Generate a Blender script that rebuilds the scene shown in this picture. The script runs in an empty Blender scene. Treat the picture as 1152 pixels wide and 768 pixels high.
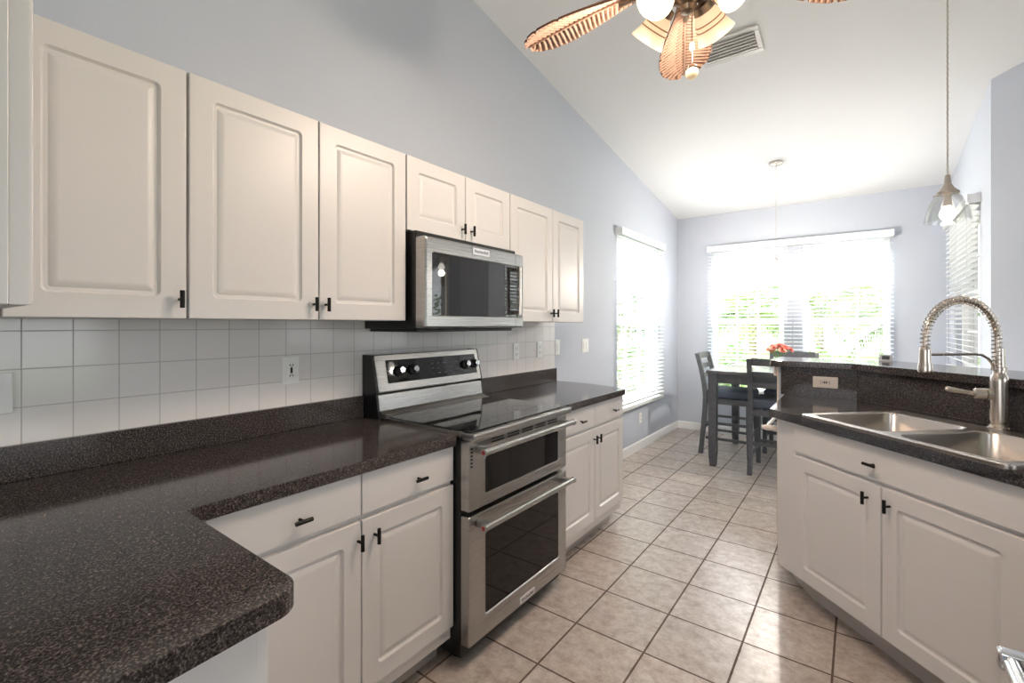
import bpy, bmesh, math, random
from mathutils import Vector, Matrix
random.seed(7)
PI = math.pi
scene = bpy.context.scene
COL = scene.collection

# ------------------------------------------------------------------ camera
CAMX, CAMZ, YAW, FPX, V0 = 1.897, 1.349, math.radians(36.75), 520.7, 365.1
cam_data = bpy.data.cameras.new('camera')
cam = bpy.data.objects.new('camera', cam_data)
COL.objects.link(cam)
cam.location = (CAMX, 0, CAMZ)
cam.rotation_euler = (PI / 2, 0, YAW)
cam_data.sensor_width = 36
cam_data.lens = FPX / 1152 * 36
cam_data.shift_y = (V0 - 384) / 1152
cam_data.clip_start = 0.02
scene.camera = cam

# ------------------------------------------------------------------ world, lights, exposure
scene.view_settings.view_transform = 'Standard'
scene.view_settings.look = 'None'
scene.view_settings.gamma = 1
scene.view_settings.use_curve_mapping = False
scene.view_settings.exposure = 0.78
WORLD_STRENGTH = 2.2
SUN_STRENGTH = 3.5
FAN_LAMP_W = 3.3
PENDANT_W = 2.0
world = bpy.data.worlds.new('sky')
scene.world = world
world.use_nodes = True
wn = world.node_tree.nodes
wn['Background'].inputs[0].default_value = (0.93, 0.97, 1.0, 1)
wn['Background'].inputs[1].default_value = WORLD_STRENGTH
sun_d = bpy.data.lights.new('sun', 'SUN')
sun_d.energy = SUN_STRENGTH
sun_d.angle = math.radians(2)
sun_d.color = (1, 0.95, 0.86)
sun = bpy.data.objects.new('sun', sun_d)
COL.objects.link(sun)
sun.rotation_euler = (math.radians(38), 0, math.radians(-12))


def area(name, loc, rot, sx, sy, power, color=(1, 1, 1), portal=False):
    d = bpy.data.lights.new(name, 'AREA')
    d.shape = 'RECTANGLE'
    d.size, d.size_y = sx, sy
    d.energy = power
    d.color = color
    if portal:
        d.cycles.is_portal = True
    o = bpy.data.objects.new(name, d)
    COL.objects.link(o)
    o.location, o.rotation_euler = loc, rot
    return o


# portals only guide the sky light through the openings
area('daylight_portal', (-0.2, 4.85, 1.4), (0, -PI / 2, 0), 1.9, 1.3, 1, portal=True)
area('daylight_portal', (1.3, 6.4, 1.42), (-PI / 2, 0, 0), 1.9, 1.9, 1, portal=True)
area('daylight_portal', (2.85, 5.32, 1.6), (0, PI / 2, 0), 1.5, 1.3, 1, portal=True)
area('daylight_portal', (4.75, 4.5, 1.1), (-PI / 2, 0, 0), 3.5, 2.3, 1, portal=True)
area('daylight_portal', (7.3, 0.1, 1.35), (0, PI / 2, 0), 2.0, 3.5, 1, portal=True)

area('daylight_portal', (2.15, -3.7, 1.4), (PI / 2, 0, 0), 2.6, 1.7, 1, portal=True)
DAY = 1040.0
area('added_sky_fill_left_window', (-1.5, 4.85, 3.2), (0, -math.radians(48), 0), 1.4, 2.2, DAY * 0.75, (0.95, 0.97, 1.0))  # added lamp high outside, boosts the daylight in the nook
area('added_sky_fill_end_windows', (1.3, 7.5, 3.3), (-math.radians(52), 0, 0), 3.4, 1.4, DAY * 0.7, (0.95, 0.97, 1.0))  # second added lamp, above the view, strengthens light through the end windows
try:
    scene.cycles.use_denoising = True
    scene.cycles.max_bounces = 10
    scene.cycles.diffuse_bounces = 6
    scene.cycles.transparent_max_bounces = 16
    scene.cycles.sample_clamp_indirect = 6
    scene.cycles.caustics_reflective = False
    scene.cycles.caustics_refractive = False
except Exception:
    pass


# ------------------------------------------------------------------ helpers
def ceil_z(y):
    return 2.728 + 0.1535 * (6.169 - y)


class MB:
    """collects shapes into one bmesh"""

    def __init__(self):
        self.bm = bmesh.new()

    def add(self, verts, faces, M=None):
        vs = [self.bm.verts.new((M @ Vector(v)) if M else v) for v in verts]
        for f in faces:
            try:
                self.bm.faces.new([vs[i] for i in f])
            except ValueError:
                pass
        return self

    def merge(self, bm2, M=None):
        bm2.verts.index_update()
        vs = [v.co.copy() for v in bm2.verts]
        fs = [[v.index for v in f.verts] for f in bm2.faces]
        bm2.free()
        return self.add(vs, fs, M)

    def box(self, x0, x1, y0, y1, z0, z1, bev=0.0, seg=2, M=None):
        b = bmesh.new()
        bmesh.ops.create_cube(b, size=1)
        for v in b.verts:
            v.co = Vector(((x0 + x1) / 2 + v.co.x * (x1 - x0), (y0 + y1) / 2 + v.co.y * (y1 - y0), (z0 + z1) / 2 + v.co.z * (z1 - z0)))
        if bev > 0:
            bmesh.ops.bevel(b, geom=list(b.edges), offset=bev, segments=seg, affect='EDGES', profile=0.5)
        return self.merge(b, M)

    def prism(self, poly, z0, z1, bev=0.0, seg=2, ztop=None, M=None):
        b = bmesh.new()
        lo = [b.verts.new((x, y, z0)) for x, y in poly]
        hi = [b.verts.new((x, y, ztop(x, y) if ztop else z1)) for x, y in poly]
        n = len(poly)
        b.faces.new(lo[::-1])
        b.faces.new(hi)
        for i in range(n):
            b.faces.new((lo[i], lo[(i + 1) % n], hi[(i + 1) % n], hi[i]))
        bmesh.ops.recalc_face_normals(b, faces=list(b.faces))
        if bev > 0:
            es = [e for e in b.edges if abs(e.verts[0].co.z - e.verts[1].co.z) < 1e-4]
            bmesh.ops.bevel(b, geom=es, offset=bev, segments=seg, affect='EDGES', profile=0.5)
        return self.merge(b, M)

    def cyl(self, p0, p1, r0, r1=None, seg=20, cap=True):
        r1 = r0 if r1 is None else r1
        return self.tube([p0, p1], [r0, r1], seg, cap)

    def tube(self, pts, r, seg=12, cap=True):
        pts = [Vector(p) for p in pts]
        n = len(pts)
        rs = r if isinstance(r, (list, tuple)) else [r] * n
        prev = None
        rings = []
        for i, p in enumerate(pts):
            t = (pts[min(i + 1, n - 1)] - pts[max(i - 1, 0)]).normalized()
            if prev is None:
                a = Vector((0, 0, 1)) if abs(t.z) < 0.9 else Vector((1, 0, 0))
                u = t.cross(a).normalized()
            else:
                u = (prev - t * prev.dot(t)).normalized()
            prev = u
            w = t.cross(u)
            rings.append([p + (u * math.cos(2 * PI * k / seg) + w * math.sin(2 * PI * k / seg)) * rs[i] for k in range(seg)])
        return self.rings(rings, cap)

    def rings(self, rings, cap=True, closed=True, M=None):
        seg = len(rings[0])
        vs = [v for rg in rings for v in rg]
        fs = []
        for i in range(len(rings) - 1):
            for k in range(seg if closed else seg - 1):
                a, b_ = i * seg + k, i * seg + (k + 1) % seg
                fs.append((a, b_, b_ + seg, a + seg))
        if cap:
            fs.append(tuple(range(seg))[::-1])
            fs.append(tuple(range((len(rings) - 1) * seg, len(rings) * seg)))
        return self.add(vs, fs, M)

    def lathe(self, prof, M=None, seg=28, cap=True):
        rings = [[Vector((r * math.cos(2 * PI * k / seg), r * math.sin(2 * PI * k / seg), z)) for k in range(seg)] for r, z in prof]
        return self.rings(rings, cap, M=M)

    def ball(self, c, r, M=None, seg=14, squash=1.0):
        b = bmesh.new()
        bmesh.ops.create_uvsphere(b, u_segments=seg, v_segments=max(6, seg // 2), radius=r)
        for v in b.verts:
            v.co = Vector(c) + Vector((v.co.x, v.co.y, v.co.z * squash))
        return self.merge(b, M)

    def build(self, name, mat, parent=None, smooth=35, world=True, recalc=True):
        bm = self.bm
        if recalc:
            bmesh.ops.recalc_face_normals(bm, faces=list(bm.faces))
        if smooth:
            bm.normal_update()
            lim = math.radians(smooth)
            for f in bm.faces:
                f.smooth = True
            for e in bm.edges:
                if len(e.link_faces) == 2 and e.calc_face_angle(0) > lim:
                    e.smooth = False
        me = bpy.data.meshes.new(name)
        bm.to_mesh(me)
        bm.free()
        if parent is not None and world:
            me.transform(parent_matrix(parent).inverted())
        me.materials.append(mat)
        o = bpy.data.objects.new(name, me)
        COL.objects.link(o)
        if smooth and smooth < 45:
            wnm = o.modifiers.new('weighted_normal', 'WEIGHTED_NORMAL')
            wnm.mode = 'FACE_AREA'; wnm.weight = 90; wnm.keep_sharp = True
        if parent is not None:
            o.parent = parent
        return o


def parent_matrix(p):
    m = Matrix.Identity(4)
    while p is not None:
        m = Matrix.LocRotScale(p.location, p.rotation_euler, p.scale) @ m
        p = p.parent
    return m


def tag(o, label=None, cat=None, group=None, kind=None):
    if label: o['label'] = label
    if cat: o['category'] = cat
    if group: o['group'] = group
    if kind: o['kind'] = kind
    return o


def thing(name, label, cat, loc=(0, 0, 0), rz=0, group=None, kind=None):
    o = bpy.data.objects.new(name, None)
    o.empty_display_size = 0.05
    COL.objects.link(o)
    o.location = loc
    o.rotation_euler = (0, 0, rz)
    return tag(o, label, cat, group, kind)


def struct(o):
    o['kind'] = 'structure'
    return o


def copy_tree(o, parent=None):
    c = o.copy()
    COL.objects.link(c)
    if parent is not None:
        c.parent = parent
    for ch in [x for x in COL.objects if x.parent == o]:
        copy_tree(ch, c)
    return c


# ------------------------------------------------------------------ materials
def new_mat(name):
    m = bpy.data.materials.new(name)
    m.use_nodes = True
    nt = m.node_tree
    return m, nt, nt.nodes['Principled BSDF'], nt.nodes['Material Output']


def plain(name, col, rough=0.5, metal=0.0, bump=0.0, bscale=60, spec=0.5, coat=0.0, var=0.0):
    m, nt, p, out = new_mat(name)
    p.inputs['Base Color'].default_value = (*col, 1)
    p.inputs['Roughness'].default_value = rough
    p.inputs['Metallic'].default_value = metal
    p.inputs['Specular IOR Level'].default_value = spec
    p.inputs['Coat Weight'].default_value = coat
    tc = nt.nodes.new('ShaderNodeTexCoord')
    nz = nt.nodes.new('ShaderNodeTexNoise')
    nz.inputs['Scale'].default_value = bscale
    nz.inputs['Detail'].default_value = 4
    nt.links.new(tc.outputs['Object'], nz.inputs['Vector'])
    if bump:
        b = nt.nodes.new('ShaderNodeBump')
        b.inputs['Strength'].default_value = bump
        b.inputs['Distance'].default_value = 0.002
        nt.links.new(nz.outputs['Fac'], b.inputs['Height'])
        nt.links.new(b.outputs['Normal'], p.inputs['Normal'])
    if var:
        r = nt.nodes.new('ShaderNodeValToRGB')
        r.color_ramp.elements[0].color = (*[c * (1 - var) for c in col], 1)
        r.color_ramp.elements[1].color = (*[min(1, c * (1 + var)) for c in col], 1)
        r.color_ramp.elements[0].position = 0.35
        r.color_ramp.elements[1].position = 0.65
        nt.links.new(nz.outputs['Fac'], r.inputs['Fac'])
        nt.links.new(r.outputs['Color'], p.inputs['Base Color'])
    return m


def granite_mat():
    m, nt, p, out = new_mat('speckled_laminate')
    tc = nt.nodes.new('ShaderNodeTexCoord')
    n1 = nt.nodes.new('ShaderNodeTexNoise'); n1.inputs['Scale'].default_value = 240; n1.inputs['Detail'].default_value = 3; n1.inputs['Roughness'].default_value = 0.7
    n2 = nt.nodes.new('ShaderNodeTexVoronoi'); n2.inputs['Scale'].default_value = 420
    r1 = nt.nodes.new('ShaderNodeValToRGB')
    e = r1.color_ramp.elements
    e[0].position, e[0].color = 0.36, (0.020, 0.017, 0.018, 1)
    e[1].position, e[1].color = 0.70, (0.28, 0.235, 0.222, 1)
    k = e.new(0.52); k.color = (0.068, 0.058, 0.057, 1)
    r2 = nt.nodes.new('ShaderNodeValToRGB')
    r2.color_ramp.elements[0].position, r2.color_ramp.elements[0].color = 0.0, (0.35, 0.35, 0.35, 1)
    r2.color_ramp.elements[1].position, r2.color_ramp.elements[1].color = 1.0, (1.2, 1.15, 1.1, 1)
    mx = nt.nodes.new('ShaderNodeMix'); mx.data_type = 'RGBA'; mx.blend_type = 'MULTIPLY'; mx.inputs[0].default_value = 1
    nt.links.new(tc.outputs['Object'], n1.inputs['Vector']); nt.links.new(tc.outputs['Object'], n2.inputs['Vector'])
    nt.links.new(n1.outputs['Fac'], r1.inputs['Fac']); nt.links.new(n2.outputs['Color'], r2.inputs['Fac'])
    nt.links.new(r1.outputs['Color'], mx.inputs[6]); nt.links.new(r2.outputs['Color'], mx.inputs[7])
    nt.links.new(mx.outputs[2], p.inputs['Base Color'])
    p.inputs['Roughness'].default_value = 0.10
    p.inputs['Specular IOR Level'].default_value = 0.36
    return m


def grid_tile_mat(name, size, mortar, c1, c2, grout, rough, ox, oy, plane, bump=0.3, mottled=False):
    m, nt, p, out = new_mat(name)
    tc = nt.nodes.new('ShaderNodeTexCoord')
    sep = nt.nodes.new('ShaderNodeSeparateXYZ')
    comb = nt.nodes.new('ShaderNodeCombineXYZ')
    nt.links.new(tc.outputs['Object'], sep.inputs[0])
    a, b = plane
    for src, off, dst in ((a, ox, 0), (b, oy, 1)):
        s = nt.nodes.new('ShaderNodeMath'); s.operation = 'SUBTRACT'; s.inputs[1].default_value = off - 20 * size
        nt.links.new(sep.outputs[src], s.inputs[0]); nt.links.new(s.outputs[0], comb.inputs[dst])
    br = nt.nodes.new('ShaderNodeTexBrick')
    br.offset = 0; br.squash = 1
    br.inputs['Scale'].default_value = 1
    br.inputs['Brick Width'].default_value = size
    br.inputs['Row Height'].default_value = size
    br.inputs['Mortar Size'].default_value = mortar
    br.inputs['Mortar Smooth'].default_value = 0.15
    br.inputs['Color1'].default_value = (*c1, 1); br.inputs['Color2'].default_value = (*c2, 1)
    br.inputs['Mortar'].default_value = (*grout, 1)
    nt.links.new(comb.outputs[0], br.inputs['Vector'])
    col = br.outputs['Color']
    bp = nt.nodes.new('ShaderNodeBump'); bp.inputs['Strength'].default_value = bump; bp.inputs['Distance'].default_value = 0.004
    inv = nt.nodes.new('ShaderNodeMath'); inv.operation = 'SUBTRACT'; inv.inputs[0].default_value = 1
    nt.links.new(br.outputs['Fac'], inv.inputs[1])
    h = inv.outputs[0]
    if mottled:
        nz = nt.nodes.new('ShaderNodeTexNoise'); nz.inputs['Scale'].default_value = 17; nz.inputs['Detail'].default_value = 10; nz.inputs['Roughness'].default_value = 0.76
        nt.links.new(tc.outputs['Object'], nz.inputs['Vector'])
        rp = nt.nodes.new('ShaderNodeValToRGB')
        rp.color_ramp.elements[0].position, rp.color_ramp.elements[0].color = 0.34, (0.62, 0.53, 0.475, 1)
        rp.color_ramp.elements[1].position, rp.color_ramp.elements[1].color = 0.62, (1.06, 1.06, 1.06, 1)
        nt.links.new(nz.outputs['Fac'], rp.inputs['Fac'])
        mx = nt.nodes.new('ShaderNodeMix'); mx.data_type = 'RGBA'; mx.blend_type = 'MULTIPLY'; mx.inputs[0].default_value = 1
        nt.links.new(col, mx.inputs[6]); nt.links.new(rp.outputs['Color'], mx.inputs[7])
        col = mx.outputs[2]
        n2 = nt.nodes.new('ShaderNodeTexNoise'); n2.inputs['Scale'].default_value = 22; n2.inputs['Detail'].default_value = 6
        nt.links.new(tc.outputs['Object'], n2.inputs['Vector'])
        ad = nt.nodes.new('ShaderNodeMath'); ad.operation = 'MULTIPLY_ADD'; ad.inputs[1].default_value = 0.45
        nt.links.new(n2.outputs['Fac'], ad.inputs[0]); nt.links.new(h, ad.inputs[2])
        h = ad.outputs[0]
    nt.links.new(h, bp.inputs['Height']); nt.links.new(bp.outputs['Normal'], p.inputs['Normal'])
    nt.links.new(col, p.inputs['Base Color'])
    rr = nt.nodes.new('ShaderNodeMapRange'); rr.inputs['To Min'].default_value = rough; rr.inputs['To Max'].default_value = 0.8
    nt.links.new(br.outputs['Fac'], rr.inputs['Value']); nt.links.new(rr.outputs[0], p.inputs['Roughness'])
    return m


def steel_mat(name, col=(0.60, 0.585, 0.565), rough=0.28, axis='Z', scale=(3, 3, 1800)):
    m, nt, p, out = new_mat(name)
    p.inputs['Base Color'].default_value = (*col, 1)
    p.inputs['Metallic'].default_value = 1
    tc = nt.nodes.new('ShaderNodeTexCoord')
    mp = nt.nodes.new('ShaderNodeMapping'); mp.inputs['Scale'].default_value = scale
    nz = nt.nodes.new('ShaderNodeTexNoise'); nz.inputs['Scale'].default_value = 1; nz.inputs['Detail'].default_value = 4
    nt.links.new(tc.outputs['Object'], mp.inputs[0]); nt.links.new(mp.outputs[0], nz.inputs['Vector'])
    mr = nt.nodes.new('ShaderNodeMapRange'); mr.inputs['To Min'].default_value = rough - 0.07; mr.inputs['To Max'].default_value = rough + 0.09
    nt.links.new(nz.outputs['Fac'], mr.inputs['Value']); nt.links.new(mr.outputs[0], p.inputs['Roughness'])
    b = nt.nodes.new('ShaderNodeBump'); b.inputs['Strength'].default_value = 0.012; b.inputs['Distance'].default_value = 0.001
    nt.links.new(nz.outputs['Fac'], b.inputs['Height']); nt.links.new(b.outputs['Normal'], p.inputs['Normal'])
    return m


def thin_glass(name, tint=(1, 1, 1), refl=0.06, body=None):
    m, nt, p, out = new_mat(name)
    tr = nt.nodes.new('ShaderNodeBsdfTransparent'); tr.inputs[0].default_value = (*tint, 1)
    gl = nt.nodes.new('ShaderNodeBsdfGlossy'); gl.inputs['Roughness'].default_value = 0.02
    lw = nt.nodes.new('ShaderNodeLayerWeight'); lw.inputs['Blend'].default_value = 0.25
    mr = nt.nodes.new('ShaderNodeMapRange'); mr.inputs['To Min'].default_value = refl; mr.inputs['To Max'].default_value = 0.4
    mx = nt.nodes.new('ShaderNodeMixShader')
    nt.links.new(lw.outputs['Fresnel'], mr.inputs['Value']); nt.links.new(mr.outputs[0], mx.inputs[0])
    nt.links.new(tr.outputs[0], mx.inputs[1]); nt.links.new(gl.outputs[0], mx.inputs[2])
    nt.links.new(mx.outputs[0], out.inputs['Surface'])
    return m


def lit_mat(name, col, strength, base=(0.9, 0.85, 0.75), rough=0.4):
    m, nt, p, out = new_mat(name)
    p.inputs['Base Color'].default_value = (*base, 1)
    p.inputs['Roughness'].default_value = rough
    p.inputs['Emission Color'].default_value = (*col, 1)
    p.inputs['Emission Strength'].default_value = strength
    return m


def leaf_mat(name, c0, c1):
    m, nt, p, out = new_mat(name)
    tc = nt.nodes.new('ShaderNodeTexCoord')
    nz = nt.nodes.new('ShaderNodeTexNoise'); nz.inputs['Scale'].default_value = 3; nz.inputs['Detail'].default_value = 3
    r = nt.nodes.new('ShaderNodeValToRGB')
    r.color_ramp.elements[0].position, r.color_ramp.elements[0].color = 0.3, (*c0, 1)
    r.color_ramp.elements[1].position, r.color_ramp.elements[1].color = 0.7, (*c1, 1)
    nt.links.new(tc.outputs['Object'], nz.inputs['Vector']); nt.links.new(nz.outputs['Fac'], r.inputs['Fac'])
    nt.links.new(r.outputs['Color'], p.inputs['Base Color'])
    p.inputs['Roughness'].default_value = 0.45
    tl = nt.nodes.new('ShaderNodeBsdfTranslucent')
    nt.links.new(r.outputs['Color'], tl.inputs['Color'])
    mx = nt.nodes.new('ShaderNodeMixShader'); mx.inputs[0].default_value = 0.4
    nt.links.new(p.outputs[0], mx.inputs[1]); nt.links.new(tl.outputs[0], mx.inputs[2]); nt.links.new(mx.outputs[0], out.inputs['Surface'])
    return m


M = {}
M['wall'] = plain('blue_grey_wall_paint', (0.53, 0.56, 0.63), 0.6, bump=0.25, bscale=90, spec=0.25)
M['ceiling'] = plain('white_ceiling_paint', (0.80, 0.80, 0.80), 0.8, bump=0.2, bscale=120, spec=0.2)
M['trim'] = plain('white_trim_paint', (0.82, 0.82, 0.82), 0.4)
M['cab'] = plain('white_thermofoil', (0.73, 0.705, 0.695), 0.38, bump=0.03, bscale=200)
M['kick'] = plain('grey_toe_kick', (0.50, 0.46, 0.44), 0.5)
M['granite'] = granite_mat()
M['floor'] = grid_tile_mat('stone_look_floor_tile', 0.314, 0.0045, (0.55, 0.495, 0.455), (0.49, 0.44, 0.405), (0.13, 0.09, 0.07), 0.31, 0.877, 2.165, (0, 1), 0.35, True)
M['tile'] = grid_tile_mat('white_glazed_wall_tile', 0.1077, 0.0016, (0.84, 0.805, 0.79), (0.80, 0.77, 0.755), (0.52, 0.50, 0.49), 0.12, 0.218, 1.116, (1, 2), 0.25)
M['steel'] = steel_mat('brushed_steel', (0.44, 0.43, 0.415), 0.27)
M['steel_v'] = steel_mat('brushed_steel_sink', (0.62, 0.57, 0.53), 0.30, scale=(60, 60, 60))
M['nickel'] = steel_mat('brushed_nickel', (0.60, 0.53, 0.47), 0.24, scale=(150, 150, 8))
M['chrome'] = plain('polished_chrome', (0.85, 0.85, 0.87), 0.08, 1.0)
M['black'] = plain('black_enamel', (0.006, 0.006, 0.006), 0.35)
M['blackglass'] = plain('black_glass', (0.008, 0.008, 0.009), 0.04, spec=0.5)
M['ovenglass'] = plain('smoked_oven_glass', (0.008, 0.006, 0.005), 0.03, spec=0.3)
M['mwglass'] = plain('microwave_door_glass', (0.015, 0.015, 0.017), 0.02, spec=0.8)
M['handle'] = plain('matte_black_hardware', (0.006, 0.005, 0.005), 0.45, spec=0.25)
M['plate'] = plain('white_plastic_plate', (0.88, 0.87, 0.86), 0.35)
M['plate_tan'] = plain('ivory_plastic_plate', (0.78, 0.68, 0.60), 0.35)
M['slot'] = plain('dark_socket_slots', (0.03, 0.025, 0.02), 0.6)
M['red'] = plain('red_medallion', (0.35, 0.01, 0.01), 0.3)
M['badge'] = plain('brushed_badge_plate', (0.80, 0.80, 0.82), 0.3, 0.6)
M['letter'] = plain('dark_lettering', (0.06, 0.06, 0.08), 0.5)
M['blind'] = plain('white_blind_slats', (0.86, 0.87, 0.88), 0.45)
M['glass'] = thin_glass('window_glass')
M['shade_clear'] = thin_glass('seeded_clear_glass', (0.97, 0.97, 0.965), 0.07)
M['grey_wood'] = plain('charcoal_grey_wood', (0.080, 0.082, 0.090), 0.42, bump=0.1, bscale=30, var=0.12)
M['table_top'] = plain('grey_wood_top', (0.13, 0.125, 0.125), 0.22, bump=0.05, bscale=20, var=0.15)
M['cushion'] = plain('slate_blue_seat_fabric', (0.085, 0.10, 0.135), 0.75, bump=0.4, bscale=400)
M['placemat'] = plain('pale_woven_placemat', (0.68, 0.68, 0.64), 0.5, bump=0.4, bscale=250)
M['leafwood'] = plain('carved_tan_wood', (0.46, 0.29, 0.205), 0.5, bump=0.2, bscale=80, var=0.12)
M['leafdark'] = plain('dark_edge_groove_shade', (0.10, 0.045, 0.025), 0.5)
M['fanmetal'] = plain('aged_bronze_pewter', (0.34, 0.25, 0.18), 0.35, 0.9, var=0.2)
M['shade'] = lit_mat('amber_alabaster_glass', (1.0, 0.72, 0.46), 0.42, (0.85, 0.68, 0.45))
M['shade_rib'] = plain('amber_glass_rib', (0.55, 0.33, 0.15), 0.3)
M['bulb'] = lit_mat('glowing_bulb', (1.0, 0.85, 0.62), 2.2)
M['bulb_cool'] = lit_mat('glowing_white_bulb', (1.0, 0.95, 0.88), 4.0)
M['cordgrey'] = plain('twisted_grey_cord', (0.50, 0.46, 0.42), 0.6)
M['vent'] = plain('white_vent_metal', (0.70, 0.69, 0.68), 0.4)
M['ventdark'] = plain('vent_duct', (0.62, 0.60, 0.58), 0.7)
M['petal'] = plain('coral_petals', (0.85, 0.22, 0.16), 0.6, var=0.35, bscale=40)
M['petal2'] = plain('peach_petals', (0.90, 0.45, 0.32), 0.6, var=0.3, bscale=40)
M['stem'] = plain('green_stems', (0.12, 0.25, 0.06), 0.6)
M['leaf_a'] = leaf_mat('palm_green', (0.10, 0.20, 0.05), (0.30, 0.42, 0.12))
M['leaf_b'] = leaf_mat('shrub_green', (0.06, 0.14, 0.04), (0.20, 0.33, 0.10))
M['bark'] = plain('palm_bark', (0.28, 0.22, 0.16), 0.9, bump=0.6, bscale=20, var=0.3)
M['lawn'] = plain('lawn_grass', (0.20, 0.30, 0.09), 0.9, var=0.4, bscale=6)
M['lcd'] = plain('clock_display', (0.05, 0.055, 0.06), 0.2)
M['clockbody'] = plain('grey_clock_casing', (0.55, 0.56, 0.58), 0.4)
M['pearl'] = lit_mat('alabaster_pull_knob', (1.0, 0.75, 0.4), 0.15, (0.85, 0.68, 0.45))  # faint glow put into the knob material; the knob is no lamp

# ------------------------------------------------------------------ room shell
YB = 6.169
XR = 2.615


def wall_cells(axis, fixed0, fixed1, a0, a1, holes, ztop):
    """wall along an axis ('x' or 'y') with rectangular openings (a0,a1,z0,z1)"""
    mb = MB()
    acuts = sorted(set([a0, a1] + [h for r in holes for h in r[:2]]))
    zc = sorted(set([0.0] + [h for r in holes for h in r[2:]]))
    for i in range(len(acuts) - 1):
        p, q = acuts[i], acuts[i + 1]
        for j in range(len(zc)):
            lo = zc[j]
            hi = zc[j + 1] if j + 1 < len(zc) else None
            mid = ((p + q) / 2, (lo + (hi if hi else lo + 0.1)) / 2)
            if any(r[0] < mid[0] < r[1] and r[2] < mid[1] < r[3] for r in holes):
                continue
            poly = [(fixed0, p), (fixed1, p), (fixed1, q), (fixed0, q)] if axis == 'y' else [(p, fixed0), (q, fixed0), (q, fixed1), (p, fixed1)]
            if hi is None:
                mb.prism(poly, lo, 0, ztop=ztop)
            else:
                mb.prism(poly, lo, hi)
    return mb


top = lambda x, y: ceil_z(y) + 0.02
LW = (4.27, 5.44, 0.52, 2.24)      # left window opening (y0,y1,z0,z1)
BW1 = (0.42, 1.215, 0.52, 2.26)
BW2 = (1.395, 2.17, 0.52, 2.26)
RW = (4.76, 5.88, 0.95, 2.26)
o = MB(); o.box(-0.3, 7.3, -3.8, 6.4, -0.1, 0.0)
struct(o.build('floor', M['floor'], smooth=0))
struct(wall_cells('y', -0.15, 0.0, -3.6, YB + 0.15, [LW], top).build('wall_left', M['wall'], smooth=0))
struct(wall_cells('x', YB, YB + 0.15, 0.0, XR + 0.15, [BW1, BW2], top).build('wall_back', M['wall'], smooth=0))
struct(wall_cells('y', XR, XR + 0.15, 4.42, YB, [RW], top).build('wall_right', M['wall'], smooth=0))
mb = MB(); mb.prism([(XR, 4.42), (2.86, 4.175), (2.86, 4.325), (2.765, 4.42)], 0, 0, ztop=top)
struct(mb.build('wall_corner', M['wall'], smooth=0))
struct(wall_cells('x', 4.175, 4.325, 2.86, 7.0, [(3.05, 6.5, 0.02, 2.2)], top).build('wall_patio', M['wall'], smooth=0))
struct(wall_cells('y', 7.0, 7.15, -3.6, 4.325, [(-1.6, 1.8, 0.4, 2.3)], top).build('wall_living', M['wall'], smooth=0))  # unseen opening, enlarged for more fill light
struct(wall_cells('x', -3.6, -3.45, -0.15, 7.15, [(0.9, 3.4, 0.6, 2.2)], top).build('wall_rear', M['wall'], smooth=0))  # unseen opening added to let in fill from behind the camera
mb = MB()
poly = [(-0.2, -3.7), (7.2, -3.7), (7.2, 4.35), (2.8, 4.35), (2.8, 6.4), (-0.2, 6.4)]
b = bmesh.new()
lo = [b.verts.new((x, y, ceil_z(y))) for x, y in poly]
hi = [b.verts.new((x, y, ceil_z(y) + 0.15)) for x, y in poly]
b.faces.new(lo); b.faces.new(hi[::-1])
for i in range(6):
    b.faces.new((lo[i], lo[(i + 1) % 6], hi[(i + 1) % 6], hi[i]))
mb.merge(b)
struct(mb.build('ceiling', M['ceiling'], smooth=0))

# glazed wall tile behind the counter
mb = MB(); mb.box(0.0, 0.008, -0.6, 3.084, 0.90, 1.372)
o = struct(mb.build('trim_1', M['tile'], smooth=0)); o['label'] = 'white square glazed tile backsplash on the cabinet wall'


def baseboard(name, mk):
    mb = MB(); mk(mb)
    struct(mb.build(name, M['trim'], smooth=30))


def bb_prof(mb, p, q, n):
    """baseboard of moulded section from p to q, n = into the room"""
    p, q, n = Vector((*p, 0)), Vector((*q, 0)), Vector((*n, 0))
    prof = [(0, 0.0), (0.014, 0.0), (0.014, 0.075), (0.009, 0.088), (0.005, 0.095), (0, 0.095)]
    rings = [[e + n * a + Vector((0, 0, h)) for a, h in prof] for e in (p, q)]
    mb.rings(rings)


baseboard('baseboard_left', lambda m: bb_prof(m, (0, 3.0), (0, YB), (1, 0)))
baseboard('baseboard_back', lambda m: bb_prof(m, (0.014, YB), (XR, YB), (0, -1)))
baseboard('baseboard_right', lambda m: bb_prof(m, (XR, 4.42), (XR, YB - 0.014), (-1, 0)))


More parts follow.
